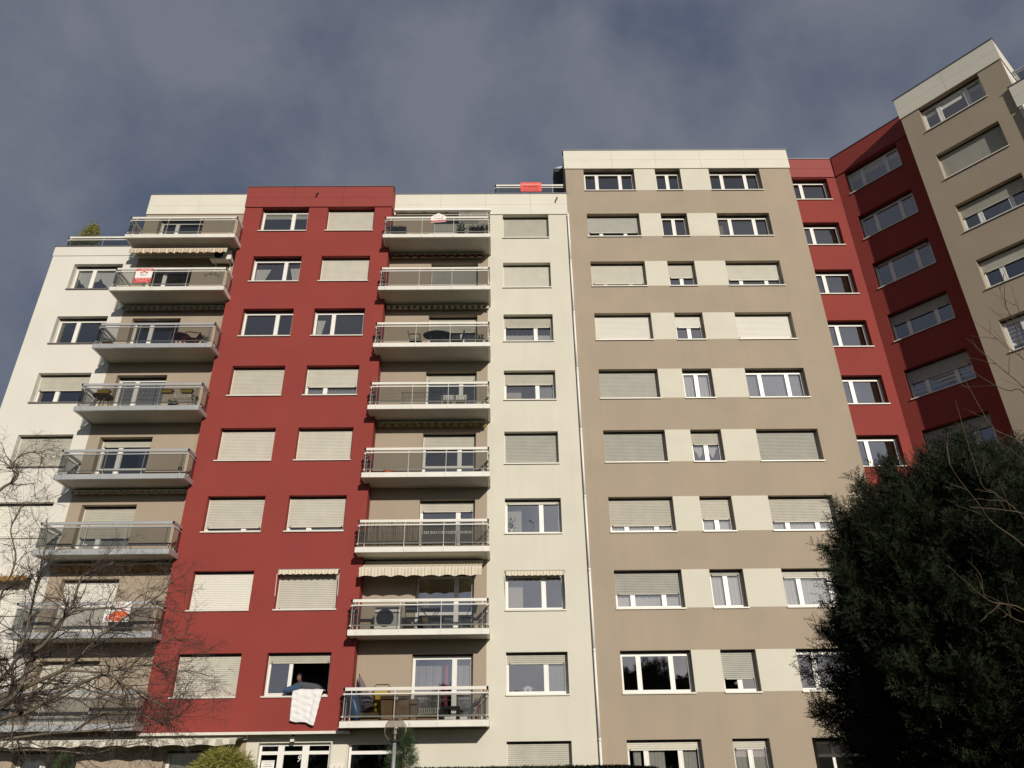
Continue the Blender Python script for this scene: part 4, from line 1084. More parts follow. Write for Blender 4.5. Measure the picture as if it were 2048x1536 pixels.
# ---- left balcony column
ac_unit(FA, -12.90, -11.98, .12, .45, sof(9) - .52, sof(9) - .06 - .0, 'white air conditioner bracketed to the wall above a left balcony', 'wall')
t = thing('garden_ornament', on(FA, 8, -12.2, 1.12), 'grey metal flower ornament hanging inside a left balcony railing', 'ornament')
ob = MB()
for u, z in ((-12.55, .62), (-12.35, .70), (-12.15, .66), (-12.0, .58)):
    for i in range(5):
        a = i * 1.256
        c0 = FA(u, 1.16, sof(8) + .2 + z)
        ob.poly([c0, (c0[0] + .06 * math.cos(a - .4), c0[1], c0[2] + .06 * math.sin(a - .4)), (c0[0] + .09 * math.cos(a), c0[1] - .01, c0[2] + .09 * math.sin(a)), (c0[0] + .06 * math.cos(a + .4), c0[1], c0[2] + .06 * math.sin(a + .4))], 'guide')
ob.tube([FA(-12.65, 1.165, sof(8) + .88), FA(-11.9, 1.165, sof(8) + .86)], .008, 'guide', 5)
ob.build('flowers', t)
round_table(on(FA, 7, -13.2, .75), .38, .62, 'plastic_red', 'dark red round table on a left column balcony')
folding_chair_loc = None
plastic_chair(on(FA, 7, -12.72, .8), R(100), 'plastic_red', 'small dark red chair right of the red table', back=.2)
pot_plant('potted_plant', on(FA, 7, -16.02, .95), .18, .22, .16, 'wide terracotta pot with low plants at the left balcony corner', n=60, seed=8)
pot_plant('potted_plant', on(FA, 7, -12.1, 1.0), .11, .15, .25, 'thin green potted plant at the right end of the red table balcony', 'terracotta', 60, seed=9)
round_table(on(FA, 6, -15.7, .75), .38, .66, 'wood_tan', 'brown round table on the balcony with yellow flower boxes')
for i, u in enumerate((-15.5, -13.07, -12.3)):
    t = thing('flower_box', on(FA, 6, u, 1.08, .62), ('yellow flower box hooked on a railing above the brown round table', 'yellow flower box on a railing in front of the dotted curtain', 'yellow flower box on a railing in front of the wire rack')[i], 'flower box', 'yellow flower boxes on one railing')
    z = sof(6) + .2
    MB().prism([FA(u - .20, 1.03, z + .60), FA(u + .20, 1.03, z + .60), FA(u + .20, 1.17, z + .60), FA(u - .20, 1.17, z + .60)], [FA(u - .25, 1.0, z + .74), FA(u + .25, 1.0, z + .74), FA(u + .25, 1.19, z + .74), FA(u - .25, 1.19, z + .74)], 'plastic_yellow').build('trough', t)
    MB().box(FA, u - .23, u + .23, 1.01, 1.18, z + .741, z + .75, 'cardboard_dark').build('soil', t)
t = thing('wire_rack', on(FA, 6, -12.74, .55), 'pale wire rack with dark pots on the flower box balcony', 'rack')
rb = MB()
for i in range(9): rb.tube([on(FA, 6, -13.05 + i * .077, .5, .25), on(FA, 6, -13.05 + i * .077, .5, .85)], .005, 'plastic_white', 4)
for j in range(6): rb.tube([on(FA, 6, -13.05, .5, .25 + j * .12), on(FA, 6, -12.43, .5, .25 + j * .12)], .005, 'plastic_white', 4)
rb.build('grid', t)
for u in (-13.03, -12.45): MB().tube([on(FA, 6, u, .5, 0), on(FA, 6, u, .5, .88)], .01, 'plastic_white', 5).build('leg', t)
pot_plant('potted_plant', on(FA, 6, -12.85, .85), .18, .2, .12, 'dark bowl with withered plants before the wire rack', 'plastic_dark', 50, seed=11)
pot_plant('potted_plant', on(FA, 6, -12.0, .95), .10, .3, .2, 'pale pot at the right end of the flower box balcony', 'plastic_white', 40, seed=12)
t = thing('hanging_lantern', on(FA, 5, -11.95, 1.0, .15), 'small black wire lantern stand inside a bare left balcony', 'lantern')
q = on(FA, 5, -11.98, 1.02)
MB().tube([q, (q[0], q[1], q[2] + .55), (q[0] + .1, q[1], q[2] + .62)], .008, 'dark_metal', 5).build('stand', t)
MB().lathe((q[0], q[1], q[2] + .18), [(0, 0), (.07, .02), (.07, .14), (.02, .18)], 'dark_metal', 8).build('lantern', t)

# ---- bedding airing at the open window of the red bay, with a person behind it
zs_ = sill(2)
t = thing('duvet', FC(-6.55, .1, zs_ - .8), 'white quilted duvet hanging out of the open window', 'duvet')
nu, nv = 26, 40; V = []; F = []
for j in range(nv + 1):
    s_ = j / nv
    for i in range(nu + 1):
        c_ = i / nu
        ul = -6.98 + .04 * s_ + (.20 * max(0, .16 - s_) / .16); ur = -5.98 - .20 * max(0, s_ - .12)
        u = ul + (ur - ul) * c_
        if s_ < .14: w, z = -.24 + .32 * s_ / .14, zs_ + .13 + .05 * (1 - abs(2 * c_ - 1)) - .02 * s_
        else: w, z = .085, zs_ + .12 - (s_ - .14) / .86 * (.86 + .14 * c_ + .025 * math.sin(c_ * 8))
        puff = .016 * abs(math.sin(math.pi * (s_ * 5 + .35 * c_))) ** .5 + .007 * math.sin(c_ * 23 + s_ * 9 + 2 * math.sin(s_ * 13)) + .006 * math.sin(c_ * 11 - s_ * 37)
        w += puff + (.05 * s_ if s_ > .14 else 0) + (.03 if c_ > .8 else 0) * (1 if s_ > .2 else 0)
        V.append(FC(u, w, z + (.02 * math.sin(c_ * 9) if s_ < .14 else 0)))
for j in range(nv):
    for i in range(nu):
        F.append((j * (nu + 1) + i, j * (nu + 1) + i + 1, (j + 1) * (nu + 1) + i + 1, (j + 1) * (nu + 1) + i))
d_ = raw('quilt', V, F, 'quilt', t)
d_.data.polygons.foreach_set('use_smooth', [True] * len(F))
mo = d_.modifiers.new('thickness', 'SOLIDIFY'); mo.thickness = .035
def cushion(name, c, su, sw, sz, rot, m, label, cat):
    t = thing(name, c, label, cat); V = []; F = []; n = 14
    for q in range(n + 1):
        for p in range(n + 1):
            x, y = 2 * p / n - 1, 2 * q / n - 1
            h = (max(0, 1 - x ** 4) * max(0, 1 - y ** 4)) ** .5
            for sg in (1, -1): V.append((x * (1 - .08 * (1 - y * y)), y * (1 - .08 * (1 - x * x)), sg * h))
    for q in range(n):
        for p in range(n):
            i = 2 * (q * (n + 1) + p); r_ = 2 * (n + 1)
            F.append((i, i + 2, i + r_ + 2, i + r_)); F.append((i + 1, i + r_ + 1, i + r_ + 3, i + 3))
    Rm = Matrix.Rotation(R(rot), 3, 'Y')
    V = [tuple(Vector(c) + Rm @ Vector((a * su, b * sw, d * sz))) for a, b, d in V]
    o = raw('cover', V, F, m, t); o.data.polygons.foreach_set('use_smooth', [True] * len(F)); return t
cushion('pillow', FC(-7.0, -.06, zs_ + .21), .32, .20, .11, -14, 'cloth_blue', 'blue pillow lying on the sill of the open window', 'pillow')
cushion('pillow', FC(-6.50, -.20, zs_ + .28), .42, .22, .12, 8, 'cloth_grey', 'dark grey pillow on the open window sill above the duvet', 'pillow')
pr = thing('person', FC(-6.95, -.65, zs_ - .9), 'person in dark clothing leaning behind the bedding at the open window', 'person')
sk = bpy.data.meshes.new('body')
J = [(-6.93, -.70, -.05), (-6.93, -.66, .15), (-6.94, -.60, .36), (-6.95, -.55, .45), (-6.96, -.51, .55), (-6.97, -.49, .64),
     (-7.12, -.60, .34), (-7.20, -.50, .16), (-7.06, -.36, .20), (-6.98, -.32, .20), (-6.75, -.60, .34), (-6.66, -.50, .17), (-6.76, -.36, .22), (-6.84, -.32, .22)]
Jr = [.17, .19, .16, .06, .085, .08, .085, .06, .045, .035, .085, .06, .045, .035]
sk.from_pydata([FC(a, b, zs_ + c) for a, b, c in J], [(0, 1), (1, 2), (2, 3), (3, 4), (4, 5), (2, 6), (6, 7), (7, 8), (8, 9), (2, 10), (10, 11), (11, 12), (12, 13)], [])
so_ = link('body', sk, pr)
md = so_.modifiers.new('skin', 'SKIN'); md.use_smooth_shade = True
for v, r_ in zip(sk.skin_vertices[0].data, Jr): v.radius = (r_, r_)
sk.skin_vertices[0].data[0].use_root = True
so_.modifiers.new('sub', 'SUBSURF').levels = 1; so_.modifiers['sub'].render_levels = 2
sk.materials.append(MATS['cloth_grey'])
hc = FC(-6.965, -.49, zs_ + .60)
hm = MB().lathe(hc, [(0, -.12), (.05, -.115), (.075, -.06), (.083, 0), (.08, .05), (.055, .10), (0, .12)], 'skin', 16)
hm.prism([(hc[0] - .012, hc[1] - .075, hc[2] - .03), (hc[0] + .012, hc[1] - .075, hc[2] - .03), (hc[0], hc[1] - .105, hc[2] - .03)], [(hc[0] - .006, hc[1] - .078, hc[2] + .02), (hc[0] + .006, hc[1] - .078, hc[2] + .02), (hc[0], hc[1] - .085, hc[2] + .02)], 'skin')
hm.build('head', pr, True)
MB().lathe((hc[0], hc[1] + .015, hc[2] + .01), [(.083, -.05), (.095, 0), (.09, .06), (.06, .11), (0, .128)], 'hair', 16).build('hair', pr, True)
# things on window sills
pot_plant('potted_plant', (.25, 26.60, sill(4) + .08), .10, .14, .38, 'spindly potted plant behind a cream bay window', 'plastic_white', 46, seed=21)
pot_plant('potted_plant', (1.02, 26.60, sill(4) + .08), .08, .12, .34, 'second spindly plant in the same window nearer the mullion', 'plastic_dark', 36, seed=22)
t = thing('bird_house', (.74, 26.585, sill(2) + .07), 'little white bird house ornament standing inside a window', 'ornament')
FB = Frame((.74, 26.56))
MB().box(FB, -.13, .13, -.09, .0, sill(2) + .07, sill(2) + .20, 'sign_white').build('house', t)
MB().prism([FB(-.2, .02, sill(2) + .2), FB(.2, .02, sill(2) + .2), FB(0, .02, sill(2) + .29)], [FB(-.2, -.11, sill(2) + .2), FB(.2, -.11, sill(2) + .2), FB(0, -.11, sill(2) + .29)], 'sign_white').build('roof', t)
MB().lathe(FB(0, .003, sill(2) + .14), [(0, 0), (.035, 0), (.035, .004), (0, .004)], 'dark_metal', 12, 'y').build('hole', t)

# ================================================================ vegetation
def twigs(name, parent, chains, m, sides=4):
    """many tapered chains of points -> one mesh; chains = list of (points, radii)"""
    V, F = [], []; base = 0
    for P, Rr in chains:
        P = np.asarray(P, float); n = len(P)
        T = np.gradient(P, axis=0); T /= np.linalg.norm(T, axis=1, keepdims=True) + 1e-9
        ref = np.where(np.abs(T[:, 2:3]) > .9, np.array([[1., 0, 0]]), np.array([[0, 0, 1.]]))
        A = np.cross(T, ref); A /= np.linalg.norm(A, axis=1, keepdims=True) + 1e-9; Bn = np.cross(T, A)
        an = np.arange(sides) * 2 * np.pi / sides
        ring = P[:, None] + (A[:, None] * np.cos(an)[None, :, None] + Bn[:, None] * np.sin(an)[None, :, None]) * np.asarray(Rr)[:, None, None]
        V.append(ring.reshape(-1, 3))
        i, q = np.meshgrid(np.arange(n - 1), np.arange(sides), indexing='ij'); i = i.ravel(); q = q.ravel(); q2 = (q + 1) % sides
        F.append(np.stack([i * sides + q, i * sides + q2, (i + 1) * sides + q2, (i + 1) * sides + q], 1) + base)
        base += n * sides
    return raw(name, np.concatenate(V), np.concatenate(F), m, parent)
def smooth_path(pts, per=4):
    pts = np.asarray(pts, float); out = []
    for i in range(len(pts) - 1):
        p0, p1, p2, p3 = pts[max(i - 1, 0)], pts[i], pts[i + 1], pts[min(i + 2, len(pts) - 1)]
        for t in np.arange(per) / per:
            out.append(.5 * ((2 * p1) + (-p0 + p2) * t + (2 * p0 - 5 * p1 + 4 * p2 - p3) * t * t + (-p0 + 3 * p1 - 3 * p2 + p3) * t ** 3))
    out.append(pts[-1]); return np.array(out)
def grow(rng, p, d, length, rad, level, out, droop, wander, nchild, maxlevel):
    n = max(5, int(length / .06)); pts = [p.copy()]; d = d / np.linalg.norm(d); step = length / n
    curl = rng.normal(size=3) * wander * .5
    for i in range(n):
        d = d + rng.normal(size=3) * wander + curl * .25 + np.array([0, 0, droop])
        d /= np.linalg.norm(d); p = p + d * step; pts.append(p.copy())
    rr = rad * (1 - .72 * np.linspace(0, 1, n + 1))
    out[level].append((np.array(pts), rr))
    if level < maxlevel:
        k = nchild[level]; k = int(k + rng.integers(-1, 2))
        for t in np.sort(rng.uniform(.12, 1., max(1, k))):
            j = min(n - 1, int(t * n)); b = pts[j]; dd = pts[j + 1] - pts[j]; dd /= np.linalg.norm(dd)
            side = np.cross(dd, rng.normal(size=3)); side /= np.linalg.norm(side) + 1e-9
            a = rng.uniform(.55, 1.15)
            nd = dd * math.cos(a) + side * math.sin(a)
            grow(rng, b, nd, length * rng.uniform(.42, .72) * (1.05 - .3 * t), max(.0019, rr[j] * .60), level + 1, out, droop * 1.2, wander * 1.1, nchild, maxlevel)

# ---- gnarled bare tree at the left
LT = [[(-5.84, 9.0, 2.49), (-5.68, 8.92, 2.67), (-5.59, 8.84, 2.97), (-5.58, 8.76, 3.53), (-5.56, 8.68, 3.93), (-5.58, 8.6, 4.27)],
 [(-5.67, 9.0, 2.29), (-5.64, 9.09, 2.51), (-5.64, 9.17, 2.85), (-5.46, 9.26, 3.21), (-5.4, 9.34, 3.47), (-5.44, 9.43, 3.77), (-5.36, 9.51, 3.88), (-5.15, 9.6, 4.02)],
 [(-5.79, 9.0, 2.31), (-5.67, 9.13, 2.42), (-5.31, 9.26, 2.64), (-5.12, 9.39, 2.89), (-5.0, 9.51, 3.11), (-4.8, 9.64, 3.34), (-4.56, 9.77, 3.57), (-4.47, 9.9, 3.82)],
 [(-5.72, 9.0, 2.1), (-5.34, 8.88, 2.17), (-5.02, 8.77, 2.32), (-4.48, 8.65, 2.52), (-4.1, 8.53, 2.39), (-3.82, 8.42, 2.28), (-3.59, 8.3, 2.17)],
 [(-6.42, 8.8, 4.54), (-6.5, 8.91, 4.78), (-6.43, 9.03, 4.94), (-6.51, 9.14, 5.08), (-6.7, 9.26, 5.25), (-6.65, 9.37, 5.42), (-6.59, 9.49, 5.5), (-6.5, 9.6, 5.42)],
 [(-5.76, 9.0, 1.88), (-5.27, 8.9, 1.92), (-4.73, 8.8, 1.95), (-4.26, 8.7, 1.98), (-3.85, 8.6, 2.04), (-3.55, 8.5, 2.11)],
 [(-5.81, 9.1, 2.19), (-5.58, 9.22, 2.35), (-5.17, 9.33, 2.3), (-4.82, 9.45, 2.33), (-4.6, 9.57, 2.71), (-4.33, 9.68, 2.96), (-4.09, 9.8, 3.09)],
 [(-5.86, 8.7, 2.79), (-5.84, 8.57, 3.32), (-5.72, 8.45, 3.75), (-5.8, 8.32, 4.07), (-5.69, 8.2, 4.34)],
 [(-5.98, 9.3, 1.78), (-5.65, 9.42, 1.78), (-5.31, 9.54, 1.78), (-4.9, 9.66, 1.75), (-4.62, 9.78, 1.83), (-4.32, 9.9, 1.88)],
 [(-5.16, 9.0, 2.61), (-4.81, 9.08, 2.58), (-4.57, 9.16, 2.61), (-4.26, 9.24, 2.67), (-3.92, 9.32, 2.59), (-3.79, 9.4, 2.65)],
 [(-5.47, 8.9, 2.81), (-5.25, 8.8, 3.02), (-5.07, 8.7, 3.2), (-4.68, 8.6, 3.23), (-4.34, 8.5, 3.21), (-4.15, 8.4, 3.33)],
 [(-4.95, 9.2, 1.97), (-4.77, 9.32, 2.14), (-4.48, 9.45, 2.17), (-4.16, 9.57, 2.09), (-4.01, 9.7, 2.26)]]
t = thing('bare_tree', (-6.75, 9.1, 0), 'gnarled leafless tree with dense tangled twigs before the left balconies', 'tree')
rng = np.random.default_rng(11)
trunk = [(np.array([(-6.78, 9.1, 0), (-6.74, 9.1, .5), (-6.62, 9.08, 1.1), (-6.45, 9.05, 1.55), (-6.25, 9.02, 1.85)]), np.array([.15, .12, .10, .085, .06]))]
fork = np.array((-6.3, 9.03, 1.78))
trunk.append((smooth_path([(-6.5, 9.06, 1.45), (-6.72, 8.95, 2.2), (-6.62, 8.85, 3.0), (-6.55, 8.82, 3.8), (-6.42, 8.8, 4.54)]), np.linspace(.06, .024, 17)))
twigs('trunk', t, trunk, 'bark', 9)
limbs = []; tw = {1: [], 2: [], 3: [], 4: []}
for i, pl in enumerate(LT):
    r0 = [.030, .036, .040, .034, .022, .024, .026, .024, .020, .018, .020, .017][i]
    if i in (0, 1, 2, 3, 5, 6, 7, 8):
        s0 = (fork + (np.array(pl[0]) - fork) * .35 + rng.normal(size=3) * .03)
        pl = [tuple(fork), tuple(s0)] + pl
    P = smooth_path(pl, 5); P = P + np.cumsum(rng.normal(size=P.shape) * .004, axis=0)
    n = len(P); rr = r0 * (1 - .82 * np.linspace(0, 1, n) ** .8)
    limbs.append((P, rr))
    nk = int(n * (.82 if i not in (4, 7, 0) else (.62 if i == 4 else .9)))
    for j in np.sort(rng.integers(int(n * .22), n, nk)):
        j = min(j, n - 2); dd = P[j + 1] - P[j]; dd /= np.linalg.norm(dd)
        side = np.cross(dd, rng.normal(size=3)); side /= np.linalg.norm(side); a = rng.uniform(.5, 1.2)
        grow(rng, P[j], dd * math.cos(a) + side * math.sin(a) + np.array([0, 0, .12]), rng.uniform(.30, .66), max(.0036, rr[j] * .5), 1, tw, -.008, .14, {1: 6, 2: 4, 3: 2}, 3)
twigs('limbs', t, limbs, 'bark', 7)
tag(twigs('branchlets', t, tw[1], 'twig', 4), kind='stuff')
tag(twigs('twigs', t, tw[2] + tw[3], 'twig', 3), kind='stuff')

# ---- sparse bare tree at the right edge
RT = [[(4.96, 6.6, 2.93), (4.76, 6.52, 3.3), (4.48, 6.44, 3.51), (4.36, 6.36, 3.65), (4.15, 6.28, 4.01), (4.17, 6.2, 4.31)],
 [(5.04, 6.6, 3.01), (4.81, 6.47, 3.54), (4.53, 6.35, 3.76), (4.34, 6.22, 3.84), (4.27, 6.1, 4.6)],
 [(5.29, 6.6, 3.72), (5.23, 6.7, 4.37), (5.07, 6.8, 4.59), (5.07, 6.9, 4.89), (5.08, 7.0, 5.28)],
 [(5.54, 6.6, 4.39), (5.42, 6.68, 4.96), (5.34, 6.76, 5.02), (5.25, 6.84, 5.14), (5.12, 6.92, 5.36), (5.08, 7.0, 5.54)],
 [(5.58, 6.6, 4.5), (5.31, 6.52, 4.93), (5.09, 6.45, 5.13), (4.89, 6.38, 5.3), (4.73, 6.3, 5.4)],
 [(5.7, 6.6, 4.83), (5.55, 6.67, 5.34), (5.48, 6.75, 5.54), (5.45, 6.83, 5.73), (5.34, 6.9, 5.98)],
 [(5.8, 6.6, 5.24), (5.5, 6.47, 5.59), (5.23, 6.33, 5.63), (5.0, 6.2, 5.7)],
 [(5.78, 6.6, 5.06), (5.45, 6.5, 5.37), (5.37, 6.4, 5.61), (5.27, 6.3, 5.73), (5.19, 6.2, 5.97)],
 [(4.78, 6.6, 2.42), (4.55, 6.5, 2.74), (4.19, 6.4, 2.81), (4.13, 6.3, 3.0), (3.99, 6.2, 3.11)],
 [(5.14, 6.6, 3.29), (4.87, 6.47, 3.56), (4.56, 6.33, 3.59), (4.16, 6.2, 3.58)],
 [(4.81, 6.6, 2.62), (4.49, 6.47, 2.63), (4.26, 6.33, 2.69), (4.12, 6.2, 2.75)],
 [(5.92, 6.6, 5.3), (5.81, 6.7, 5.86), (5.83, 6.8, 5.92), (5.89, 6.9, 6.22)]]
t = thing('bare_tree', (6.3, 6.7, 0), 'young leafless tree with long arching shoots in front of the dark yew', 'tree')
rng = np.random.default_rng(5)
twigs('trunk', t, [(smooth_path([(6.3, 6.7, 0), (6.25, 6.7, 1.2), (6.2, 6.65, 2.6), (6.22, 6.65, 4.2), (6.3, 6.7, 6.2), (6.35, 6.7, 7.6)]), np.linspace(.09, .02, 21))], 'bark', 8)
sh1, sh2 = [], []
for pl in RT:
    s0 = (6.22, 6.65, max(1.0, pl[0][2] - .75)); pl = [s0, tuple((np.array(s0) + np.array(pl[0])) / 2 + (0, 0, .05))] + pl
    P = smooth_path(pl, 5); n = len(P)
    sh1.append((P, .0085 * (1 - .78 * np.linspace(0, 1, n))))
    for j in rng.integers(int(n * .35), n - 1, 5):
        dd = P[j + 1] - P[j]; dd /= np.linalg.norm(dd); side = np.cross(dd, rng.normal(size=3)); side /= np.linalg.norm(side)
        L_ = rng.uniform(.05, .35); q = P[j] + np.cumsum(np.tile((dd * .75 + side * .65 + np.array([0, 0, .15])) * L_ / 6, (7, 1)) + rng.normal(size=(7, 3)) * .004, axis=0)
        sh2.append((np.vstack([P[j], q]), np.linspace(.0032, .0015, 8)))
twigs('shoots', t, sh1, 'shoot', 6); tag(twigs('side_shoots', t, sh2, 'shoot', 4), kind='stuff')

# ---- dark yew
def sprays(rng, P, D, L, nd, ndl, wid, shoots=5):
    """needle-bearing sprays: a main axis with side shoots, every shoot a comb of narrow needles (triangles)"""
    n = len(P); D = D / np.linalg.norm(D, axis=1, keepdims=True)
    S = np.cross(D, rng.normal(size=(n, 3))); S /= np.linalg.norm(S, axis=1, keepdims=True); N = np.cross(D, S)
    V = []
    L = L * rng.uniform(.6, 1.3, (n, 1))
    axes = [(P, D, L)]
    for s in range(shoots):
        t = (s + 1.) / (shoots + 1.2); sg = 1 if s % 2 else -1
        a = rng.uniform(.5, .9, (n, 1))
        axes.append((P + D * L * t, D * np.cos(a) + S * np.sin(a) * sg + N * rng.normal(0, .15, (n, 1)), L * (.62 - .35 * t)))
    for (p, d, l) in axes:
        sd = np.cross(d, N); sd /= np.linalg.norm(sd, axis=1, keepdims=True) + 1e-9
        V.append(np.stack([p - sd * wid * .35, p + sd * wid * .35, p + d * l], 1))
        for q in range(nd):
            tt = (q + .5) / nd; sg = 1 if q % 2 else -1
            b = p + d * l * tt; tip = b + (d * .75 + sd * sg * .8 + N * rng.normal(0, .3, (n, 1))) * ndl * (1.1 - .45 * tt)
            V.append(np.stack([b - d * wid, b + d * wid, tip], 1))
    V = np.concatenate(V).reshape(-1, 3)
    return V, np.arange(len(V)).reshape(-1, 3)
t = thing('yew_tree', (7.9, 11.0, 0), 'broad dark green yew standing before the tall beige block', 'tree')
rng = np.random.default_rng(21)
YC = np.array([7.85, 11.0, 2.5]); YR = np.array([3.40, 2.6, 3.42])
def yew_rad(dirs):
    a = np.arctan2(dirs[:, 1], dirs[:, 0]); e = dirs[:, 2]
    return (1 + .055 * np.sin(3 * a + 1.2 + 2 * e) + .05 * np.sin(7 * a + 5 * e) + .035 * np.sin(13 * a - 9 * e + 2)) * np.where(e < -.05, 1 + .35 * (e + .05), 1)
nb, per = 1080, 40                       # boughs, and sprays along each bough
bd_ = rng.normal(size=(nb, 3)); bd_[:, 1] = -np.abs(bd_[:, 1]) * .8 + .3 * rng.normal(size=nb)
bd_[:nb // 2, 0] = -np.abs(bd_[:nb // 2, 0]); bd_ /= np.linalg.norm(bd_, axis=1, keepdims=True); bd_ = bd_[bd_[:, 2] > -.75]; nb = len(bd_)
tipr = yew_rad(bd_) * rng.uniform(.88, 1.02, nb)
rise = rng.uniform(.25, .75, (nb, 1)) * np.array([[0, 0, 1.]])
axd = bd_ * YR / 3.2 + rise; axd /= np.linalg.norm(axd, axis=1, keepdims=True)
blen = rng.uniform(.7, 1.25, nb)
tt_ = rng.random((nb, per)) ** .75
rad_ = (.30 * (1.1 - tt_) + .04)[..., None]
P = (YC + bd_ * YR * tipr[:, None])[:, None] - axd[:, None] * (blen[:, None] * (1 - tt_))[..., None] + rng.normal(size=(nb, per, 3)) * rad_ * .55
D = axd[:, None] * 1.0 + rng.normal(size=(nb, per, 3)) * .42
P, D = P.reshape(-1, 3), D.reshape(-1, 3)
ok = P[:, 2] > .25; P, D = P[ok], D[ok]
V, F = sprays(rng, P, D, .30, 7, .040, .0078, 5)
tag(raw('crown', V, F, 'yew_leaf', t), kind='stuff')
# near-black filler standing in for the crown's shaded inside, and the stems
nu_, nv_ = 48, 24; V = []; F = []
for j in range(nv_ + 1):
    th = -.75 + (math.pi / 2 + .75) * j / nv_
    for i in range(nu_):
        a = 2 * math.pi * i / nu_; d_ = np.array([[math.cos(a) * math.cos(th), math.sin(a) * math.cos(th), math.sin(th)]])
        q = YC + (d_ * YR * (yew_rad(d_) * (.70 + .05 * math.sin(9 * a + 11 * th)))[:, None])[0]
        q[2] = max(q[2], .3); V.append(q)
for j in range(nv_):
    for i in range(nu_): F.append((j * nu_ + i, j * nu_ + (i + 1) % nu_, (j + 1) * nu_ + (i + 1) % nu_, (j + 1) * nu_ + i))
raw('shade_core', V, F, 'yew_core', t)
twigs('trunk', t, [(smooth_path([(7.9, 11, 0), (7.85, 11, 1.5), (7.8, 10.95, 3.2), (7.75, 11, 4.6)]), np.linspace(.22, .08, 13)), (smooth_path([(8.2, 11.2, 0), (8.5, 11.3, 1.6), (8.9, 11.2, 3.4)]), np.linspace(.16, .07, 9))], 'bark', 9)

# ---- clipped hedge along the building front
t = thing('hedge', (.9, 23.0, 0), 'low clipped dark green hedge in front of the cream bay', 'hedge')
rng = np.random.default_rng(4)
MB().box(Frame((0, 23.0)), -2.5, 4.1, -.35, .35, 0, 1.30, 'yew_core').build('shade_core', t)  # filler block, near-black for the shade inside the hedge
n = 9000
P = np.stack([rng.uniform(-2.6, 4.2, n), 23 + rng.uniform(-.4, .4, n), np.where(rng.random(n) < .6, 1.30 + rng.random(n) * .07, rng.uniform(.3, 1.35, n))], 1)
P[:, 2] -= np.where(P[:, 0] > 3.3, (P[:, 0] - 3.3) * .06, 0)
top_ = P[:, 2] > 1.25
P[~top_, 1] = 22.62 + rng.uniform(-.05, .08, (~top_).sum())
V, F = leafset(n, 4, .06, .03, lambda r_, k: (P, rng.normal(size=(n, 3)) * .6 + np.array([0, -.2, .8])))
tag(raw('leaves', V, F, 'hedge_leaf', t), kind='stuff')

# ---- conifer behind the lamp, small conifer, bamboo by the entrance
def conifer(name, base, h, r, label, n, seed, m='conifer_leaf', L=.22, up=.9, ndl=.02, wid=.004):
    t = thing(name, base, label, 'shrub'); rng = np.random.default_rng(seed)
    MB().tube([base, (base[0], base[1], base[2] + h * .9)], [.05, .012], 'bark', 7).build('trunk', t)
    z = rng.random(n) ** .8; a = rng.random(n) * 6.283; rr = r * np.sqrt(rng.random(n)) * (1.02 - z) ** .75
    P = np.array(base) + np.stack([np.cos(a) * rr, np.sin(a) * rr, .15 + z * (h - .25)], 1)
    D = np.stack([np.cos(a), np.sin(a), up + rng.normal(0, .3, n)], 1) + rng.normal(size=(n, 3)) * .25
    V, F = sprays(rng, P, D, L, 7, ndl, wid, 5)
    tag(raw('crown', V, F, m, t), kind='stuff')
    return t
conifer('conifer_shrub', (-3.0, 23.5, 0), 2.30, .66, 'green conifer shrub behind the globe street lamp', 620, 6, up=1.0, ndl=.045, wid=.007, L=.30)
conifer('conifer_shrub', (-13.0, 24.0, 0), 1.82, .35, 'small grey green conifer before the ground floor window', 420, 7, up=1.3, ndl=.045, wid=.009)
t = thing('bamboo', (-8.4, 24.2, 0), 'rounded yellow green bamboo clump beside the entrance', 'bamboo')
rng = np.random.default_rng(9)
cn = []
for i in range(46):
    a = rng.random() * 6.283; r_ = rng.random() ** .6
    e_ = np.array([-8.4 + math.cos(a) * r_ * .72, 24.2 + math.sin(a) * r_ * .5, rng.uniform(1.45, 2.0) - .35 * r_ ** 2])
    cn.append((smooth_path([(-8.4 + math.cos(a) * .12, 24.2 + math.sin(a) * .12, 0), (-8.4 + math.cos(a) * .25 * r_, 24.2 + math.sin(a) * .2 * r_, .9), tuple(e_)]), np.linspace(.008, .003, 9)))
twigs('canes', t, cn, 'shoot', 5)
n = 6500
e0 = rng.normal(size=(n, 3)); e0 /= np.linalg.norm(e0, axis=1, keepdims=True); e0[:, 2] = np.abs(e0[:, 2]) * 1.0 - .25
P = np.array([-8.4, 24.2, 1.36]) + e0 * np.array([.90, .60, .70]) * (rng.random((n, 1)) ** .32) * rng.choice([.9, 1., 1.05, 1.18], (n, 1))
V, F = leafset(n, 9, .20, .021, lambda r2_, k: (P, e0 * .8 + rng.normal(size=(n, 3)) * .5 + np.array([0, 0, -.35])))
tag(raw('leaves', V, F, 'bamboo_leaf', t), kind='stuff')

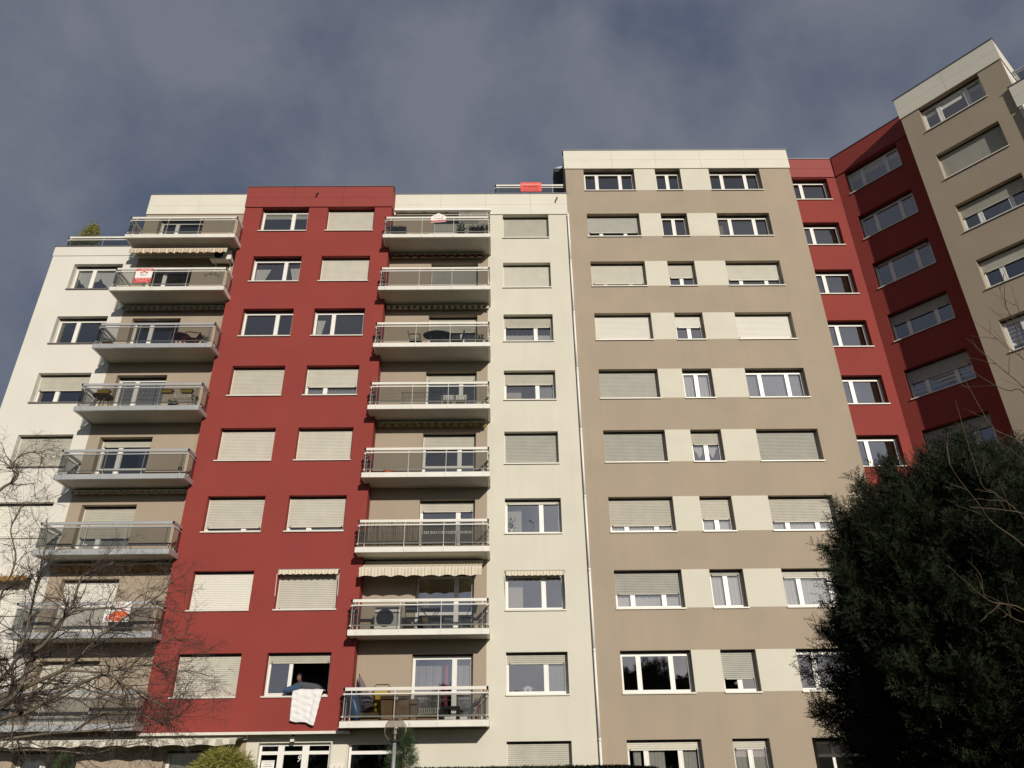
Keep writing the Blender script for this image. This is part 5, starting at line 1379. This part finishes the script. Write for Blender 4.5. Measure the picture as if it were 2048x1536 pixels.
# ---- plants on the roof terraces
t = thing('terrace_shrub', (-19.35, 26.9, 22.0), 'yellow green bushy shrub on the left roof terrace', 'shrub')
rng = np.random.default_rng(14)
MB().box(Frame((-19.3, 26.9)), -.45, .45, -.25, .25, 22.0, 22.42, 'plastic_dark').build('planter', t)
MB().tube([(-19.35, 26.9, 22.4), (-19.35, 26.9, 23.4)], [.03, .01], 'bark', 6).build('stem', t)
n = 3600
z = rng.random(n); a = rng.random(n) * 6.283
rr = .62 * np.sqrt(rng.random(n)) * (1.10 - z) ** .7
P = np.stack([-19.45 + np.cos(a) * rr + .22 * z, 26.9 + np.sin(a) * rr, 22.5 + z * 1.55 + np.where(rng.random(n) < .1, .3 * rng.random(n), 0)], 1)
V, F = leafset(n, 14, .12, .022, lambda r_, k: (P, np.stack([np.cos(a) * .6, np.sin(a) * .6, .3 + rng.random(n)], 1) + rng.normal(size=(n, 3)) * .35))
raw('foliage', V, F, 'bamboo_leaf', t)
def twig_shrub(name, base, h, r, label, n, seed):
    t = thing(name, base, label, 'shrub'); rng = np.random.default_rng(seed); ch = {1: [], 2: [], 3: []}
    for i in range(n):
        a = rng.random() * 6.283
        grow(rng, np.array(base, float) + np.array([math.cos(a) * r * .5 * rng.random(), math.sin(a) * .15, 0]), np.array([math.cos(a) * .5, math.sin(a) * .3, 1.]), h * rng.uniform(.6, 1.), .009, 1, ch, 0, .09, {1: 5, 2: 3}, 3)
    tag(twigs('twigs', t, ch[1] + ch[2] + ch[3], 'twig', 3), kind='stuff'); return t
for u in (-18.6, -18.0, -17.4):
    pass
twig_shrub('bare_shrub', (-17.9, 26.8, 22.0), .95, .6, 'bare twiggy shrub behind the left roof terrace railing', 26, 31)
q = FJ(4.3, -.9, 24.9); twig_shrub('bare_shrub', q, 1.6, .5, 'bare twiggy shrub on the angled block roof terrace', 16, 32)

# ---- globe street lamp
lx, ly = -2.085, 15.0
t = thing('street_lamp', (lx, ly, 0), 'slim grey street lamp with a smoky clear globe', 'street lamp')
MB().tube([(lx, ly, 0), (lx, ly, 1.0), (lx, ly, 1.93)], [.045, .036, .034], 'galvanised', 14).build('pole', t, True)
MB().lathe((lx, ly, 1.90), [(.036, 0), (.10, .02), (.105, .05), (.09, .06), (0, .06)], 'plastic_dark', 18).build('collar', t, True)
gr = .205; gz = 2.12
prof = [(max(.001, gr * math.cos(a)), gr * math.sin(a)) for a in np.linspace(-1.05, math.pi / 2, 18)]
MB().lathe((lx, ly, gz), prof, 'globe_glass', 32).build('globe', t, True)
MB().lathe((lx, ly, 1.96), [(.018, 0), (.018, .09), (.05, .091), (.05, .096), (.018, .097), (.026, .11), (.026, .14)], 'plastic_white', 14).build('lamp_holder', t, True)
for dx in (-.014, .014): MB().tube([(lx + dx, ly, 2.10), (lx + dx, ly, 2.215)], .009, 'frame_white', 8).build('bulb_tube', t, True)

# ---- conifers across the street, seen mirrored in the lowest windows
for i, (x, y, h_) in enumerate(((-16, -14, 7.0), (-10.5, -16, 6.2), (-5, -13, 7.0), (.5, -15.5, 6.4), (6, -14, 6.2), (11.5, -16.5, 6.8), (17, -14.5, 7.2))):
    t = conifer('street_conifer', (x, y, 0), h_, 2.3, 'tall dark conifer across the street, mirrored in the lowest windows', 480, 50 + i, 'yew_leaf', 1.0, .5, .22, .05)
    t['category'] = 'tree'; t['group'] = 'conifers across the street'
